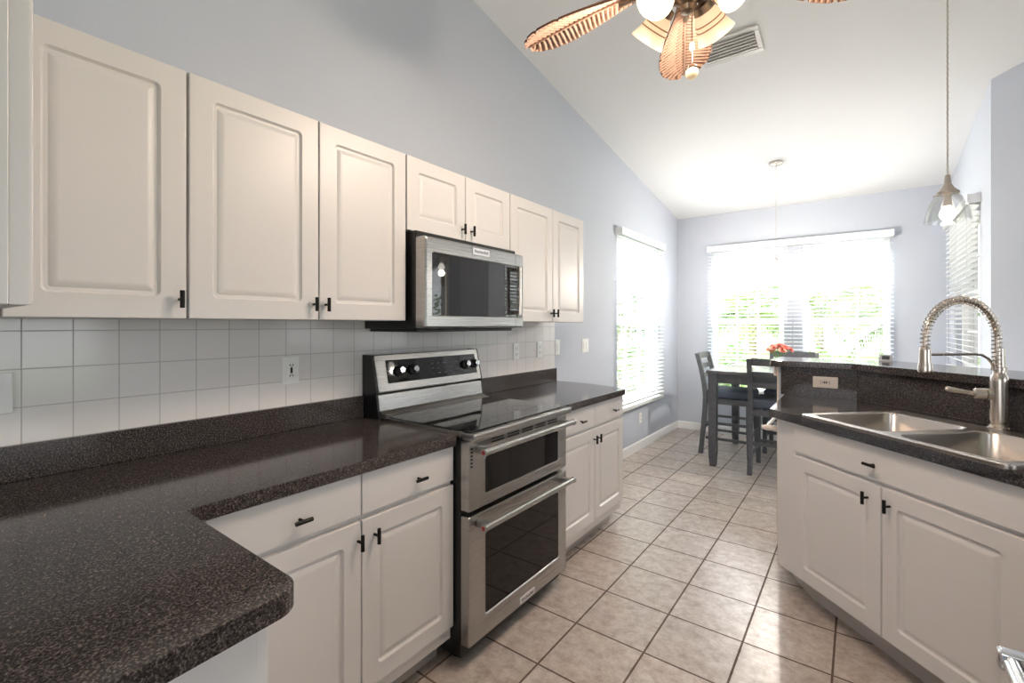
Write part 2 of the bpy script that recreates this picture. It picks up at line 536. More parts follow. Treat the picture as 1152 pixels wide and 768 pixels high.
# ------------------------------------------------------------------ windows
def window(n, Mx, w, z0, z1, label, cols=3, sillout=0.05, wsill=None):
    """local frame: x along the opening 0..w, y outwards (0 = wall face), z up"""
    t = thing('window_%d' % n, label, 'window', kind='structure')
    mb = MB()
    d0, d1, f = 0.05, 0.12, 0.055
    for a in ((0, f, z0, z1), (w - f, w, z0, z1), (f, w - f, z1 - f, z1), (f, w - f, z0, z0 + f)):
        mb.box(a[0], a[1], d0, d1, a[2], a[3], 0.004, 1, Mx)
    zm = (z0 + z1) / 2
    mb.box(f, w - f, d0 + 0.005, d1 - 0.01, zm - 0.035, zm + 0.035, 0.004, 1, Mx)
    mb.build('window_frame', M['trim'], t)
    mb = MB()
    for lo_, hi_ in ((z0 + f, zm - 0.035), (zm + 0.035, z1 - f)):
        for k in range(1, cols):
            x = f + (w - 2 * f) * k / cols
            mb.box(x - 0.009, x + 0.009, 0.078, 0.096, lo_, hi_, M=Mx)
        zz = (lo_ + hi_) / 2
        mb.box(f, w - f, 0.0785, 0.0955, zz - 0.009, zz + 0.009, M=Mx)
    mb.build('grille_bars', M['trim'], t, smooth=0)
    mb = MB(); mb.box(f - 0.01, w - f + 0.01, 0.084, 0.088, z0 + f - 0.01, z1 - f + 0.01, M=Mx)
    mb.build('pane', M['glass'], t, smooth=0)
    if wsill:
        mb = MB(); mb.box(wsill[0], wsill[1], -sillout, 0.05, z0 - 0.035, z0, 0.006, 2, Mx)
        mb.build('sill', M['trim'], t)
    return t


def frame_matrix(origin, ex, ey):
    ex, ey = Vector(ex), Vector(ey)
    ez = ex.cross(ey)
    m = Matrix.Identity(4)
    for i in range(3):
        m[i][0], m[i][1], m[i][2], m[i][3] = ex[i], ey[i], ez[i], origin[i]
    return m


# Mx maps local (x along, y outwards, z up)
MLW = frame_matrix((0, LW[0], 0), (0, 1, 0), (-1, 0, 0))
MB1 = frame_matrix((BW1[0], YB, 0), (1, 0, 0), (0, 1, 0))
MB2 = frame_matrix((BW2[0], YB, 0), (1, 0, 0), (0, 1, 0))
MRW = frame_matrix((XR, RW[1], 0), (0, -1, 0), (1, 0, 0))
window(1, MLW, LW[1] - LW[0], LW[2], LW[3], 'tall white double hung window in the cabinet wall', wsill=(-0.06, LW[1] - LW[0] + 0.06))
window(2, MB1, BW1[1] - BW1[0], BW1[2], BW1[3], 'white double hung window behind the dining table, beside the corner', wsill=(-0.05, 1.80))
window(3, MB2, BW2[1] - BW2[0], BW2[2], BW2[3], 'white double hung window of the end wall, the one above the bar')
window(4, MRW, RW[1] - RW[0], RW[2], RW[3], 'narrow looking side window behind the kitchen faucet', wsill=(-0.04, RW[1] - RW[0] + 0.04))
MPW = frame_matrix((3.05, 4.175, 0), (1, 0, 0), (0, 1, 0))
t = thing('door_1', 'white framed glass patio door of the living room', 'door', kind='structure')
mb = MB()
for x in (0.0, 1.12, 1.21, 2.27, 2.36, 3.36):
    mb.box(x, x + 0.09, 0.04, 0.11, 0.02, 2.2, 0.004, 1, MPW)
mb.box(0.09, 3.36, 0.042, 0.108, 2.1, 2.2, 0.004, 1, MPW); mb.box(0.09, 3.36, 0.042, 0.108, 0.02, 0.12, 0.004, 1, MPW)
mb.build('door_frame', M['trim'], t)
mb = MB(); mb.box(0.05, 3.4, 0.072, 0.076, 0.1, 2.12, M=MPW); mb.build('pane', M['glass'], t, smooth=0)


def blind(label, Mx, w, z0, z1, panels, spacing=0.0435, tilt=8, ret=0.06, wand=None):
    """outside mounted slatted blind; local x 0..w, y<0 is into the room"""
    t = thing('window_blind', label, 'blind', (Mx @ Vector((w / 2, -0.03, z0))), group='slatted window blinds')
    mb = MB()
    mb.box(0, w, -0.075, -0.062, z1 - 0.075, z1, 0.004, 2, Mx)
    mb.box(0, 0.012, -0.062, -0.001, z1 - 0.07, z1 - 0.005, M=Mx); mb.box(w - 0.012, w, -0.062, -0.001, z1 - 0.07, z1 - 0.005, M=Mx)
    mb.build('valance', M['blind'], t)
    for (a, b_) in panels:
        mb = MB(); mb.box(a + 0.002, b_ - 0.002, -0.055, -0.008, z1 - 0.05, z1 - 0.008, 0.003, 1, Mx); mb.build('headrail', M['blind'], t)
        mb = MB()
        z = z1 - 0.085
        ta = math.radians(tilt)
        while z > z0 + 0.055:
            c, s_ = math.cos(ta) * 0.025, math.sin(ta) * 0.025
            rings = []
            for x in (a + 0.004, b_ - 0.004):
                rings.append([Mx @ Vector((x, -0.032 + yy, z + zz)) for yy, zz in ((-c, -s_ - 0.0015), (0, 0.0015), (c, s_ - 0.0015), (c, s_ + 0.0015), (0, 0.0045), (-c, -s_ + 0.0015))])
            mb.rings(rings)
            z -= spacing
        mb.build('slats', M['blind'], t, smooth=0)
        mb = MB(); mb.box(a + 0.004, b_ - 0.004, -0.058, -0.008, z0 + 0.005, z0 + 0.028, 0.004, 1, Mx); mb.build('bottom_rail', M['blind'], t)
        n = 3 if b_ - a > 0.9 else 2
        mb = MB()
        for k in range(n):
            x = a + 0.12 + (b_ - a - 0.24) * k / (n - 1)
            for yy in (-0.0595, -0.0055):
                mb.tube([Mx @ Vector((x, yy, z1 - 0.06)), Mx @ Vector((x, yy, z0 + 0.02))], 0.0012, 5)
        mb.build('ladder_cord', M['blind'], t)
    if wand:
        mb = MB()
        mb.tube([Mx @ Vector((wand, -0.068, z1 - 0.08)), Mx @ Vector((wand, -0.068, z1 - 0.95))], 0.004, 8)
        mb.build('tilt_wand', M['blind'], t)
    return t


blind('tall white blind on the narrow window beside the cabinets', frame_matrix((0, 4.225, 0), (0, 1, 0), (-1, 0, 0)), 1.265, 0.54, 2.30, [(0.0, 1.265)], wand=0.08)
blind('wide white blind in two panels over the end wall windows', frame_matrix((0.387, YB, 0), (1, 0, 0), (0, 1, 0)), 1.81, 0.54, 2.325, [(0.0, 0.915), (0.919, 1.81)], wand=0.86)
blind('white blind on the side window behind the kitchen faucet', frame_matrix((XR, 5.92, 0), (0, -1, 0), (1, 0, 0)), 1.20, 0.955, 2.31, [(0.0, 1.20)], tilt=-14)


# ------------------------------------------------------------------ cabinets
def rrect(x0, x1, z0, z1, r, seg=4):
    pts = []
    for cx, cz, a0 in ((x1 - r, z1 - r, 0), (x0 + r, z1 - r, 90), (x0 + r, z0 + r, 180), (x1 - r, z0 + r, 270)):
        for k in range(seg + 1):
            a = math.radians(a0 + 90 * k / seg)
            pts.append((cx + r * math.cos(a), cz + r * math.sin(a)))
    return pts


def door_mesh(x0, x1, z0, z1, raised=True, t=0.02, margin=0.062):
    mb = MB()
    prof = [(0, 0, 0.001), (0, -t + 0.005, 0.001), (0.0015, -t + 0.0015, 0.0015), (0.005, -t, 0.002)]
    if raised:
        m = margin
        prof += [(m, -t, 0.016), (m + 0.003, -t + 0.006, 0.014), (m + 0.006, -t + 0.0095, 0.012), (m + 0.014, -t + 0.0095, 0.006), (m + 0.018, -t + 0.007, 0.004), (m + 0.034, -t + 0.0008, 0.002)]
    rings = []
    for ins, y, r in prof:
        rings.append([Vector((x, y, z)) for x, z in rrect(x0 + ins, x1 - ins, z0 + ins, z1 - ins, max(r, 0.0008))])
    mb.rings(rings)
    return mb


def pull_mesh(x, z, y=-0.02, vertical=True, L=0.05):
    mb = MB()
    mb.cyl((x, y, z), (x, y - 0.021, z), 0.0042, 0.0042, 12)
    h = L / 2
    a, b_ = ((x, y - 0.026, z - h), (x, y - 0.026, z + h)) if vertical else ((x - h, y - 0.026, z), (x + h, y - 0.026, z))
    mb.cyl(a, b_, 0.0062, 0.0062, 14)
    return mb


def cabinet(label, loc, rz, W, D, z0, z1, doors, drawers=(), toe=0.0, group=None, name='cabinet', cat='cabinet', parts=None):
    t = thing(name, label, cat, (loc[0], loc[1], 0), rz, group)
    zz = z0 + toe
    mb = MB(); mb.box(0, W, 0.0, D, zz, z1, 0.0015, 1)
    mb.build('body', M['cab'], t, world=False)
    if toe:
        mb = MB(); mb.box(0.002, W - 0.002, 0.075, D - 0.01, z0, zz - 0.0005)
        mb.build('toe_kick', M['kick'], t, world=False, smooth=0)
    for (x0, x1, a, b_, hx, hz) in doors:
        d = door_mesh(x0, x1, a, b_).build('door', M['cab'], t, world=False, smooth=25)
        if hx is not None:
            pull_mesh(hx, hz).build('handle', M['handle'], d, world=False)
    for (x0, x1, a, b_, hx, hz) in drawers:
        d = door_mesh(x0, x1, a, b_, raised=False).build('drawer', M['cab'], t, world=False)
        if hx is not None:
            pull_mesh(hx, hz, vertical=False).build('handle', M['handle'], d, world=False)
    return t


R90 = PI / 2
XU, XBASE = 0.31, 0.595
UZ0, UZ1 = 1.366, 2.089


def ucab(label, y0, y1, z0, doors):
    return cabinet(label, (XU, y0), R90, y1 - y0, XU - 0.009, z0, UZ1, [(a - y0, b_ - y0, z0, UZ1, (h - y0) if h else None, z0 + 0.056) for a, b_, h in doors], group='white wall cabinets')


ucab('white upper cabinet in the wall corner, behind the hanging cabinet', -0.26, 0.1475, UZ0, [(-0.258, 0.146, None)])
ucab('white single door upper cabinet beside the hanging cabinet', 0.149, 0.516, UZ0, [(0.150, 0.514, 0.495)])
ucab('white two door upper cabinet on the near side of the microwave', 0.518, 1.333, UZ0, [(0.520, 0.926, 0.905), (0.930, 1.331, 0.952)])
ucab('short white two door upper cabinet directly above the microwave', 1.336, 2.080, 1.762, [(1.338, 1.710, 1.683), (1.714, 2.078, 1.750)])
ucab('white two door upper cabinet on the window side of the microwave', 2.083, 2.955, UZ0, [(2.085, 2.535, 2.510), (2.539, 2.953, 2.562)])

# hanging cabinet over the peninsula: its end panel and door edge face the camera
cabinet('white hanging cabinet over the peninsula, cut by the frame edge', (1.12, 0.08), PI, 0.77, 0.32, 1.372, 2.11,
        [(0.001, 0.384, 1.372, 2.11, 0.355, 1.43), (0.387, 0.768, 1.372, 2.11, 0.415, 1.43)], group='white wall cabinets')

cabinet('white base cabinet with two drawers and doors between peninsula and range', (XBASE, 0.376), R90, 1.333 - 0.376, XBASE - 0.012, 0.0, 0.872,
        [(0.084, 0.529, 0.155, 0.716, 0.516, 0.656), (0.533, 0.955, 0.155, 0.716, 0.579, 0.656)],
        [(0.084, 0.529, 0.733, 0.868, 0.323, 0.791), (0.533, 0.955, 0.733, 0.868, 0.768, 0.791)], toe=0.10, group='white base cabinets')
cabinet('white base cabinet with two drawers and doors on the window side of the range', (XBASE, 2.095), R90, 2.985 - 2.095, XBASE - 0.012, 0.0, 0.872,
        [(0.004, 0.464, 0.155, 0.716, 0.446, 0.656), (0.468, 0.888, 0.155, 0.716, 0.50, 0.656)],
        [(0.004, 0.464, 0.733, 0.868, 0.285, 0.791), (0.468, 0.888, 0.733, 0.868, 0.735, 0.791)], toe=0.10, group='white base cabinets')
cabinet('white base cabinet under the dark peninsula top, cut by the frame edge', (1.12, 0.352), PI, 0.50, 0.62, 0.0, 0.872,
        [(0.001, 0.248, 0.155, 0.716, 0.225, 0.656), (0.252, 0.498, 0.155, 0.716, 0.275, 0.656)],
        [(0.001, 0.248, 0.733, 0.868, 0.125, 0.791), (0.252, 0.498, 0.733, 0.868, 0.375, 0.791)], toe=0.10, group='white base cabinets')


# ------------------------------------------------------------------ countertops
def round_poly(pts, rad):
    """round the listed corners of a polygon; rad: dict index -> radius"""
    out = []
    n = len(pts)
    for i, p in enumerate(pts):
        r = rad.get(i, 0)
        if not r:
            out.append(p); continue
        p0, p1, p2 = Vector(pts[i - 1]), Vector(p), Vector(pts[(i + 1) % n])
        a, c = (p0 - p1).normalized(), (p2 - p1).normalized()
        ang = a.angle(c)
        d = r / math.tan(ang / 2)
        s, e = p1 + a * d, p1 + c * d
        cen = p1 + (a + c).normalized() * (r / math.sin(ang / 2))
        a0 = math.atan2(*(s - cen).yx); a1 = math.atan2(*(e - cen).yx)
        da = (a1 - a0 + PI) % (2 * PI) - PI
        for k in range(9):
            t_ = a0 + da * k / 8
            out.append((cen.x + r * math.cos(t_), cen.y + r * math.sin(t_)))
    return out


CT0, CT1 = 0.8735, 0.914
t = thing('countertop', 'dark speckled peninsula countertop with rounded corner, running on to the range', 'countertop', (0.3, 0.4, CT0), group='dark speckled countertops')
pts = [(0.009, -0.7), (0.009, 1.333), (0.635, 1.333), (0.635, 0.414), (1.150, 0.414), (1.238, -0.7)]
mb = MB(); mb.prism(round_poly(pts, {4: 0.045, 3: 0.012, 2: 0.01}), CT0, CT1, 0.004, 2)
mb.build('slab', M['granite'], t)
mb = MB(); mb.box(0.009, 0.029, -0.7, 1.333, CT1, 1.014, 0.003, 2); mb.build('upstand', M['granite'], t)
t = thing('countertop', 'dark speckled countertop between the range and the tall window', 'countertop', (0.3, 2.5, CT0), group='dark speckled countertops')
mb = MB(); mb.prism(round_poly([(0.009, 2.092), (0.009, 3.09), (0.30, 3.09), (0.635, 2.99), (0.635, 2.092)], {2: 0.25, 3: 0.03}), CT0, CT1, 0.004, 2)
mb.build('slab', M['granite'], t)
mb = MB(); mb.box(0.009, 0.029, 2.092, 3.084, CT1, 1.014, 0.003, 2); mb.build('upstand', M['granite'], t)

# ------------------------------------------------------------------ sink run (turned 45 degrees)
S2 = math.sqrt(0.5)


def dn(d, s):
    """d along the run (+ towards the camera side), s = x + y"""
    return ((s * 0.5 + d * S2), (s * 0.5 - d * S2))


D_END = 1.02       # run ends outside the picture
DE0 = -0.86
FS = 4.31          # carcass front plane x+y
t = thing('cabinet', 'white angled sink base cabinet with two doors under the steel sink', 'cabinet', (*dn(-0.25, 4.6), 0), -PI / 4, 'white base cabinets')
x1e = 1.565
pf = [dn(-0.8235, FS), dn(D_END, FS), dn(D_END, 5.20), (1.93, 3.27), (1.565, 3.27)]
pf[0] = (1.565, FS - 1.565)
# open-topped carcass so that the sink bowls hang free inside it
mb = MB()
mb.prism([pf[0], pf[1], dn(D_END, FS + 0.03), (1.595, FS + 0.03 - 1.595 + 0.012), (1.595, 3.25), (1.565, 3.25)], 0.115, 0.872)
mb.prism([(1.596, 3.20), (1.93, 3.20), dn(D_END, 5.13), dn(D_END, 5.16), (1.935, 3.225), (1.596, 3.225)], 0.115, 0.872)
mb.prism([dn(-0.80, FS + 0.031), dn(D_END, FS + 0.031), dn(D_END, 5.12), (1.92, 3.19), (1.597, 3.19), (1.597, FS + 0.06 - 1.597)], 0.115, 0.14)
mb.prism([dn(D_END - 0.02, FS + 0.031), dn(D_END, FS + 0.031), dn(D_END, 5.128), dn(D_END - 0.02, 5.128)], 0.141, 0.872)
mb.build('body', M['cab'], t, smooth=20)
mb = MB(); mb.prism([dn(-0.70, FS + 0.12), dn(D_END, FS + 0.12), dn(D_END, 5.1), (1.90, 3.18), (1.62, 3.18), (1.62, FS + 0.20 - 1.62)], 0.0, 0.1145)
mb.build('toe_kick', M['kick'], t, smooth=0)
MS = Matrix.Translation((*dn(0, FS), 0)) @ Matrix.Rotation(-PI / 4, 4, 'Z')
L0 = t.matrix_basis.inverted()


def sink_part(mb, name, mat, parent, smooth=30):
    for v in mb.bm.verts:
        v.co = MS @ v.co
    return mb.build(name, mat, parent, smooth=smooth)


for (a, b_, hx, hz) in ((-0.699, -0.243, -0.299, 0.653), (-0.239, 0.222, -0.205, 0.653)):
    d = sink_part(door_mesh(a, b_, 0.13, 0.716), 'door', M['cab'], t, 25)
    sink_part(pull_mesh(hx, hz), 'handle', M['handle'], d)
d = sink_part(door_mesh(-0.699, 0.222, 0.731, 0.868, raised=False), 'drawer', M['cab'], t)
sink_part(pull_mesh(-0.272, 0.793, vertical=False), 'handle', M['handle'], d)
d = sink_part(door_mesh(0.226, 0.66, 0.13, 0.868), 'door', M['cab'], t, 25)
sink_part(pull_mesh(0.62, 0.80), 'handle', M['handle'], d)

# counter with a real cut-out for the sink
SK0, SK1, SS0, SS1 = -0.672, 0.168, 4.292, 5.085
t = thing('countertop', 'dark speckled countertop around the steel sink, with tall splash panel', 'countertop', (*dn(0, 4.7), CT0), group='dark speckled countertops')
c0, c1, q0, q1 = SK0 + 0.02, SK1 - 0.02, SS0 + 0.03, SS1 - 0.02
CF = 4.252
mb = MB()
mb.prism([(1.532, CF - 1.532), dn(c0, CF), dn(c0, 5.235), (1.893, 3.343), (1.532, 3.343)], CT0, CT1)
mb.prism([dn(c0, CF), dn(c1, CF), dn(c1, q0), dn(c0, q0)], CT0, CT1)
mb.prism([dn(c0, q1), dn(c1, q1), dn(c1, 5.235), dn(c0, 5.235)], CT0, CT1)
mb.prism([dn(c1, CF), dn(D_END + 0.03, CF), dn(D_END + 0.03, 5.235), dn(c1, 5.235)], CT0, CT1)
bmesh.ops.remove_doubles(mb.bm, verts=list(mb.bm.verts), dist=0.0005)
mb.build('slab', M['granite'], t, smooth=20)
mb = MB(); mb.prism([(1.51, 3.343), (1.893, 3.343), dn(D_END + 0.03, 5.236), dn(D_END + 0.03, 5.266), (1.905, 3.361), (1.51, 3.361)], CT1 + 0.0003, 1.084)
mb.build('splash_panel', M['granite'], t, smooth=20)

# half wall and raised bar
mb = MB(); mb.prism([(1.497, 3.363), (1.906, 3.363), dn(D_END + 0.03, 5.27), dn(D_END + 0.03, 5.44), (1.975, 3.483), (1.497, 3.483)], 0, 1.0845)
o = struct(mb.build('wall_bar', M['wall'], smooth=0)); o['label'] = 'painted half wall carrying the raised bar'
mb = MB(); mb.box(1.487, 1.4965, 3.358, 3.49, 0.0, 1.0845, 0.002, 1)
mb.box(1.465, 1.4868, 3.375, 3.42, 1.02, 1.0845, 0.012, 2)
o = struct(mb.build('trim_2', M['plate_tan'])); o['label'] = 'pale end trim of the half wall'
BT0, BT1 = 1.085, 1.125
t = thing('countertop', 'dark speckled raised bar top with angled front above the sink splash', 'countertop', (2.0, 3.5, BT0), group='dark speckled countertops')
mb = MB(); mb.prism(round_poly([(1.451, 3.305), (1.885, 3.305), dn(D_END + 0.04, 5.19), dn(D_END + 0.04, 5.80), (2.08, 3.72), (1.451, 3.72)], {0: 0.02, 5: 0.05, 1: 0.05}), BT0, BT1, 0.005, 2)
mb.build('slab', M['granite'], t)

# ------------------------------------------------------------------ sink
t = thing('kitchen_sink', 'brushed steel double bowl drop-in sink in the angled counter', 'sink', (*dn(-0.25, 4.7), CT1))


def sink_world(x, y, z):
    """x along run, y = distance from the front rim (m), z up"""
    return Vector((*dn(x, SS0 + y / S2), z))


WID, DEP = SK1 - SK0, (SS1 - SS0) * S2
bowls = [(SK0 + 0.035, -0.275), (-0.228, SK1 - 0.035)]
bf, bb = 0.035, DEP - 0.095
mb = MB()
zr = CT1 + 0.007
xs = [SK0, bowls[0][0], bowls[0][1], bowls[1][0], bowls[1][1], SK1]


def deck(x0, x1, y0, y1):
    mb.add([sink_world(x0, y0, zr), sink_world(x1, y0, zr), sink_world(x1, y1, zr), sink_world(x0, y1, zr)], [(0, 1, 2, 3)])


def bowl_ring(a, b_, f_, k_, r, z):
    return [sink_world(x, y, z) for x, y in rrect(a, b_, f_, k_, r, 6)]


# deck pieces around each rounded bowl opening
outer = rrect(SK0, SK1, 0, DEP, 0.03, 6)
out_hi = [sink_world(x, y, zr - 0.001) for x, y in outer]
out_in = [sink_world(x, y, zr) for x, y in rrect(SK0 + 0.006, SK1 - 0.006, 0.006, DEP - 0.006, 0.025, 6)]
out_lo = [sink_world(x, y, CT1 + 0.0005) for x, y in outer]
mb.rings([out_lo, out_hi, out_in], cap=False)
# flat deck made by filling the face with two holes
b = bmesh.new()
edges = []
for loop in (out_in, bowl_ring(bowls[0][0], bowls[0][1], bf, bb, 0.05, zr), bowl_ring(bowls[1][0], bowls[1][1], bf, bb, 0.05, zr)):
    vs = [b.verts.new(v) for v in loop]
    for i in range(len(vs)):
        edges.append(b.edges.new((vs[i], vs[(i + 1) % len(vs)])))
bmesh.ops.triangle_fill(b, edges=edges, use_beauty=True)
mb.merge(b)
mb.build('rim', M['steel_v'], t, smooth=30)
for a, b_ in bowls:
    mb = MB()
    rings = [bowl_ring(a, b_, bf, bb, 0.05, zr), bowl_ring(a + 0.006, b_ - 0.006, bf + 0.006, bb - 0.006, 0.05, zr - 0.006),
             bowl_ring(a + 0.012, b_ - 0.012, bf + 0.012, bb - 0.012, 0.055, zr - 0.15), bowl_ring(a + 0.025, b_ - 0.025, bf + 0.025, bb - 0.025, 0.055, zr - 0.18),
             bowl_ring(a + 0.06, b_ - 0.06, bf + 0.06, bb - 0.06, 0.05, zr - 0.19)]
    mb.rings(rings, cap=False)
    vs = [v for v in rings[-1]]
    mb.add(vs, [tuple(range(len(vs)))])
    o = mb.build('bowl', M['steel_v'], t, smooth=50)
    mb = MB(); c = sink_world((a + b_) / 2, (bf + bb) / 2, zr - 0.19)
    mb.lathe([(0.001, 0.001), (0.025, 0.0015), (0.042, 0.003), (0.044, 0.0005)], Matrix.Translation(c), cap=False)
    mb.build('drain', M['nickel'], o)

# ------------------------------------------------------------------ faucet
fb = Vector((2.368, 2.75, zr))
q = Vector((-S2, -S2, 0)); Z = Vector((0, 0, 1)); side = Vector((-S2, S2, 0))
t = thing('faucet', 'brushed nickel spring neck faucet with pull-down spray head behind the sink', 'faucet', tuple(fb))
TM = Matrix.Translation(fb)
mb = MB(); mb.lathe([(0.038, 0.0), (0.038, 0.004), (0.033, 0.008), (0.030, 0.012), (0.030, 0.018)], TM)
mb.build('base', M['nickel'], t)
mb = MB(); mb.lathe([(0.027, 0.018), (0.030, 0.03), (0.030, 0.19), (0.026, 0.215), (0.020, 0.225), (0.020, 0.238), (0.024, 0.240), (0.024, 0.250), (0.019, 0.253), (0.018, 0.33), (0.014, 0.332)], TM)
mb.build('body', M['nickel'], t)
# lever on a side hub, pointing to the left
hub0 = fb + Z * 0.137
hd = (q * 0.8 + side * 0.6).normalized()
mb = MB(); mb.tube([hub0 + hd * 0.02, hub0 + hd * 0.036, hub0 + hd * 0.039, hub0 + hd * 0.042, hub0 + hd * 0.075, hub0 + hd * 0.080], [0.024, 0.024, 0.020, 0.025, 0.023, 0.016], 20)
o = mb.build('lever_hub', M['nickel'], t)
mb = MB(); mb.tube([hub0 + hd * 0.078, hub0 + hd * 0.10 + Z * 0.004, hub0 + hd * 0.16 + Z * 0.014, hub0 + hd * 0.170 + Z * 0.015], [0.010, 0.0085, 0.012, 0.006], 14)
mb.build('lever', M['nickel'], o)
# arc
def arc_pt(s):
    """hose path: up from the body, over and down to the spray head; s in 0..1"""
    R_, cq, zc = 0.173, 0.184, 1.285 - zr
    L1, L2, L3 = 0.10, PI * R_, 0.03
    u = s * (L1 + L2 + L3)
    if u < L1:
        return fb + q * (cq - R_) + Z * (zc - L1 + u)
    u -= L1
    if u < L2:
        a = PI - u / R_
        return fb + q * (cq + R_ * math.cos(a)) + Z * (zc + R_ * 0.95 * math.sin(a))
    u -= L2
    return fb + q * (cq + R_) + Z * (zc - u)


hose = [arc_pt(k / 60) for k in range(61)]
mb = MB(); mb.tube(hose, 0.0085, 12); mb.build('hose', M['nickel'], t)
mb = MB()
turns, N = 40, 40 * 12
path = []
for k in range(N + 1):
    s = k / N
    p = arc_pt(s); tg = (arc_pt(min(1, s + 0.004)) - arc_pt(max(0, s - 0.004))).normalized()
    u = tg.cross(side).normalized(); w = tg.cross(u)
    a = 2 * PI * turns * s
    path.append(p + (u * math.cos(a) + w * math.sin(a)) * 0.0155)
mb.tube(path, 0.0022, 6)
mb.build('spring', M['nickel'], t)
hx = fb + q * 0.357
mb = MB(); mb.lathe([(0.010, 1.262), (0.016, 1.258), (0.017, 1.252), (0.0195, 1.247), (0.0195, 1.205), (0.023, 1.185), (0.025, 1.165), (0.023, 1.156), (0.010, 1.155)], Matrix.Translation((hx.x, hx.y, 0)))
mb.build('spray_head', M['nickel'], t)
za = 1.228
mb = MB()
pth = [Vector((hx.x, hx.y, za)) - q * 0.018]
for qq, z in ((0.30, za), (0.12, za), (0.085, za - 0.004), (0.055, za - 0.018), (0.035, za - 0.04), (0.026, za - 0.065)):
    pth.append(fb + q * qq + Z * (z - zr))
mb.tube(pth, 0.0055, 10)
mb.cyl(fb + Z * (1.160 - zr), fb + Z * (1.172 - zr), 0.0245, 0.0245)
mb.build('support_arm', M['nickel'], t)

# towel bar on the end panel
t = thing('towel_bar', 'white towel bar on the end of the sink cabinet', 'towel bar', (1.53, 2.98, 0.80))
for y in (2.80, 3.16):
    mb = MB()
    mb.tube([(1.5645, y, 0.80), (1.558, y, 0.80), (1.555, y, 0.80), (1.50, y, 0.80), (1.485, y, 0.80)], [0.026, 0.026, 0.015, 0.014, 0.010], 16)
    mb.build('bracket', M['plate_tan'], t)
mb = MB(); mb.cyl((1.505, 2.80, 0.80), (1.505, 3.16, 0.80), 0.009); mb.build('rail', M['trim'], t)


# ------------------------------------------------------------------ lettering
def lettering(text, height, Mx, name, mat, parent):
    cu = bpy.data.curves.new('lettering', 'FONT')
    cu.body = text
    cu.size = height
    cu.align_x = 'CENTER'; cu.align_y = 'CENTER'
    cu.extrude = 0.0004
    tmp = bpy.data.objects.new('lettering_tmp', cu)
    COL.objects.link(tmp)
    bpy.context.view_layer.update()
    me = bpy.data.meshes.new_from_object(tmp.evaluated_get(bpy.context.evaluated_depsgraph_get()))
    bpy.data.objects.remove(tmp); bpy.data.curves.remove(cu)
    me.transform(parent_matrix(parent).inverted() @ Mx)
    me.name = name
    me.materials.clear(); me.materials.append(mat)
    o = bpy.data.objects.new(name, me); COL.objects.link(o); o.parent = parent
    return o


def face_x(x, y, z):
    return frame_matrix((x, y, z), (0, 1, 0), (0, 0, 1))


# ------------------------------------------------------------------ range
XF = 0.69
RY0, RY1 = 1.337, 2.088
t = thing('range', 'stainless double oven range with black glass cooktop', 'range', (0.35, (RY0 + RY1) / 2, 0))
mb = MB(); mb.box(0.03, 0.645, RY0, RY1, 0.035, 0.905, 0.002, 1)
for x in (0.08, 0.58):
    for y in (RY0 + 0.05, RY1 - 0.05):
        mb.cyl((x, y, 0), (x, y, 0.034), 0.018, 0.018, 12)
mb.build('body', M['black'], t)


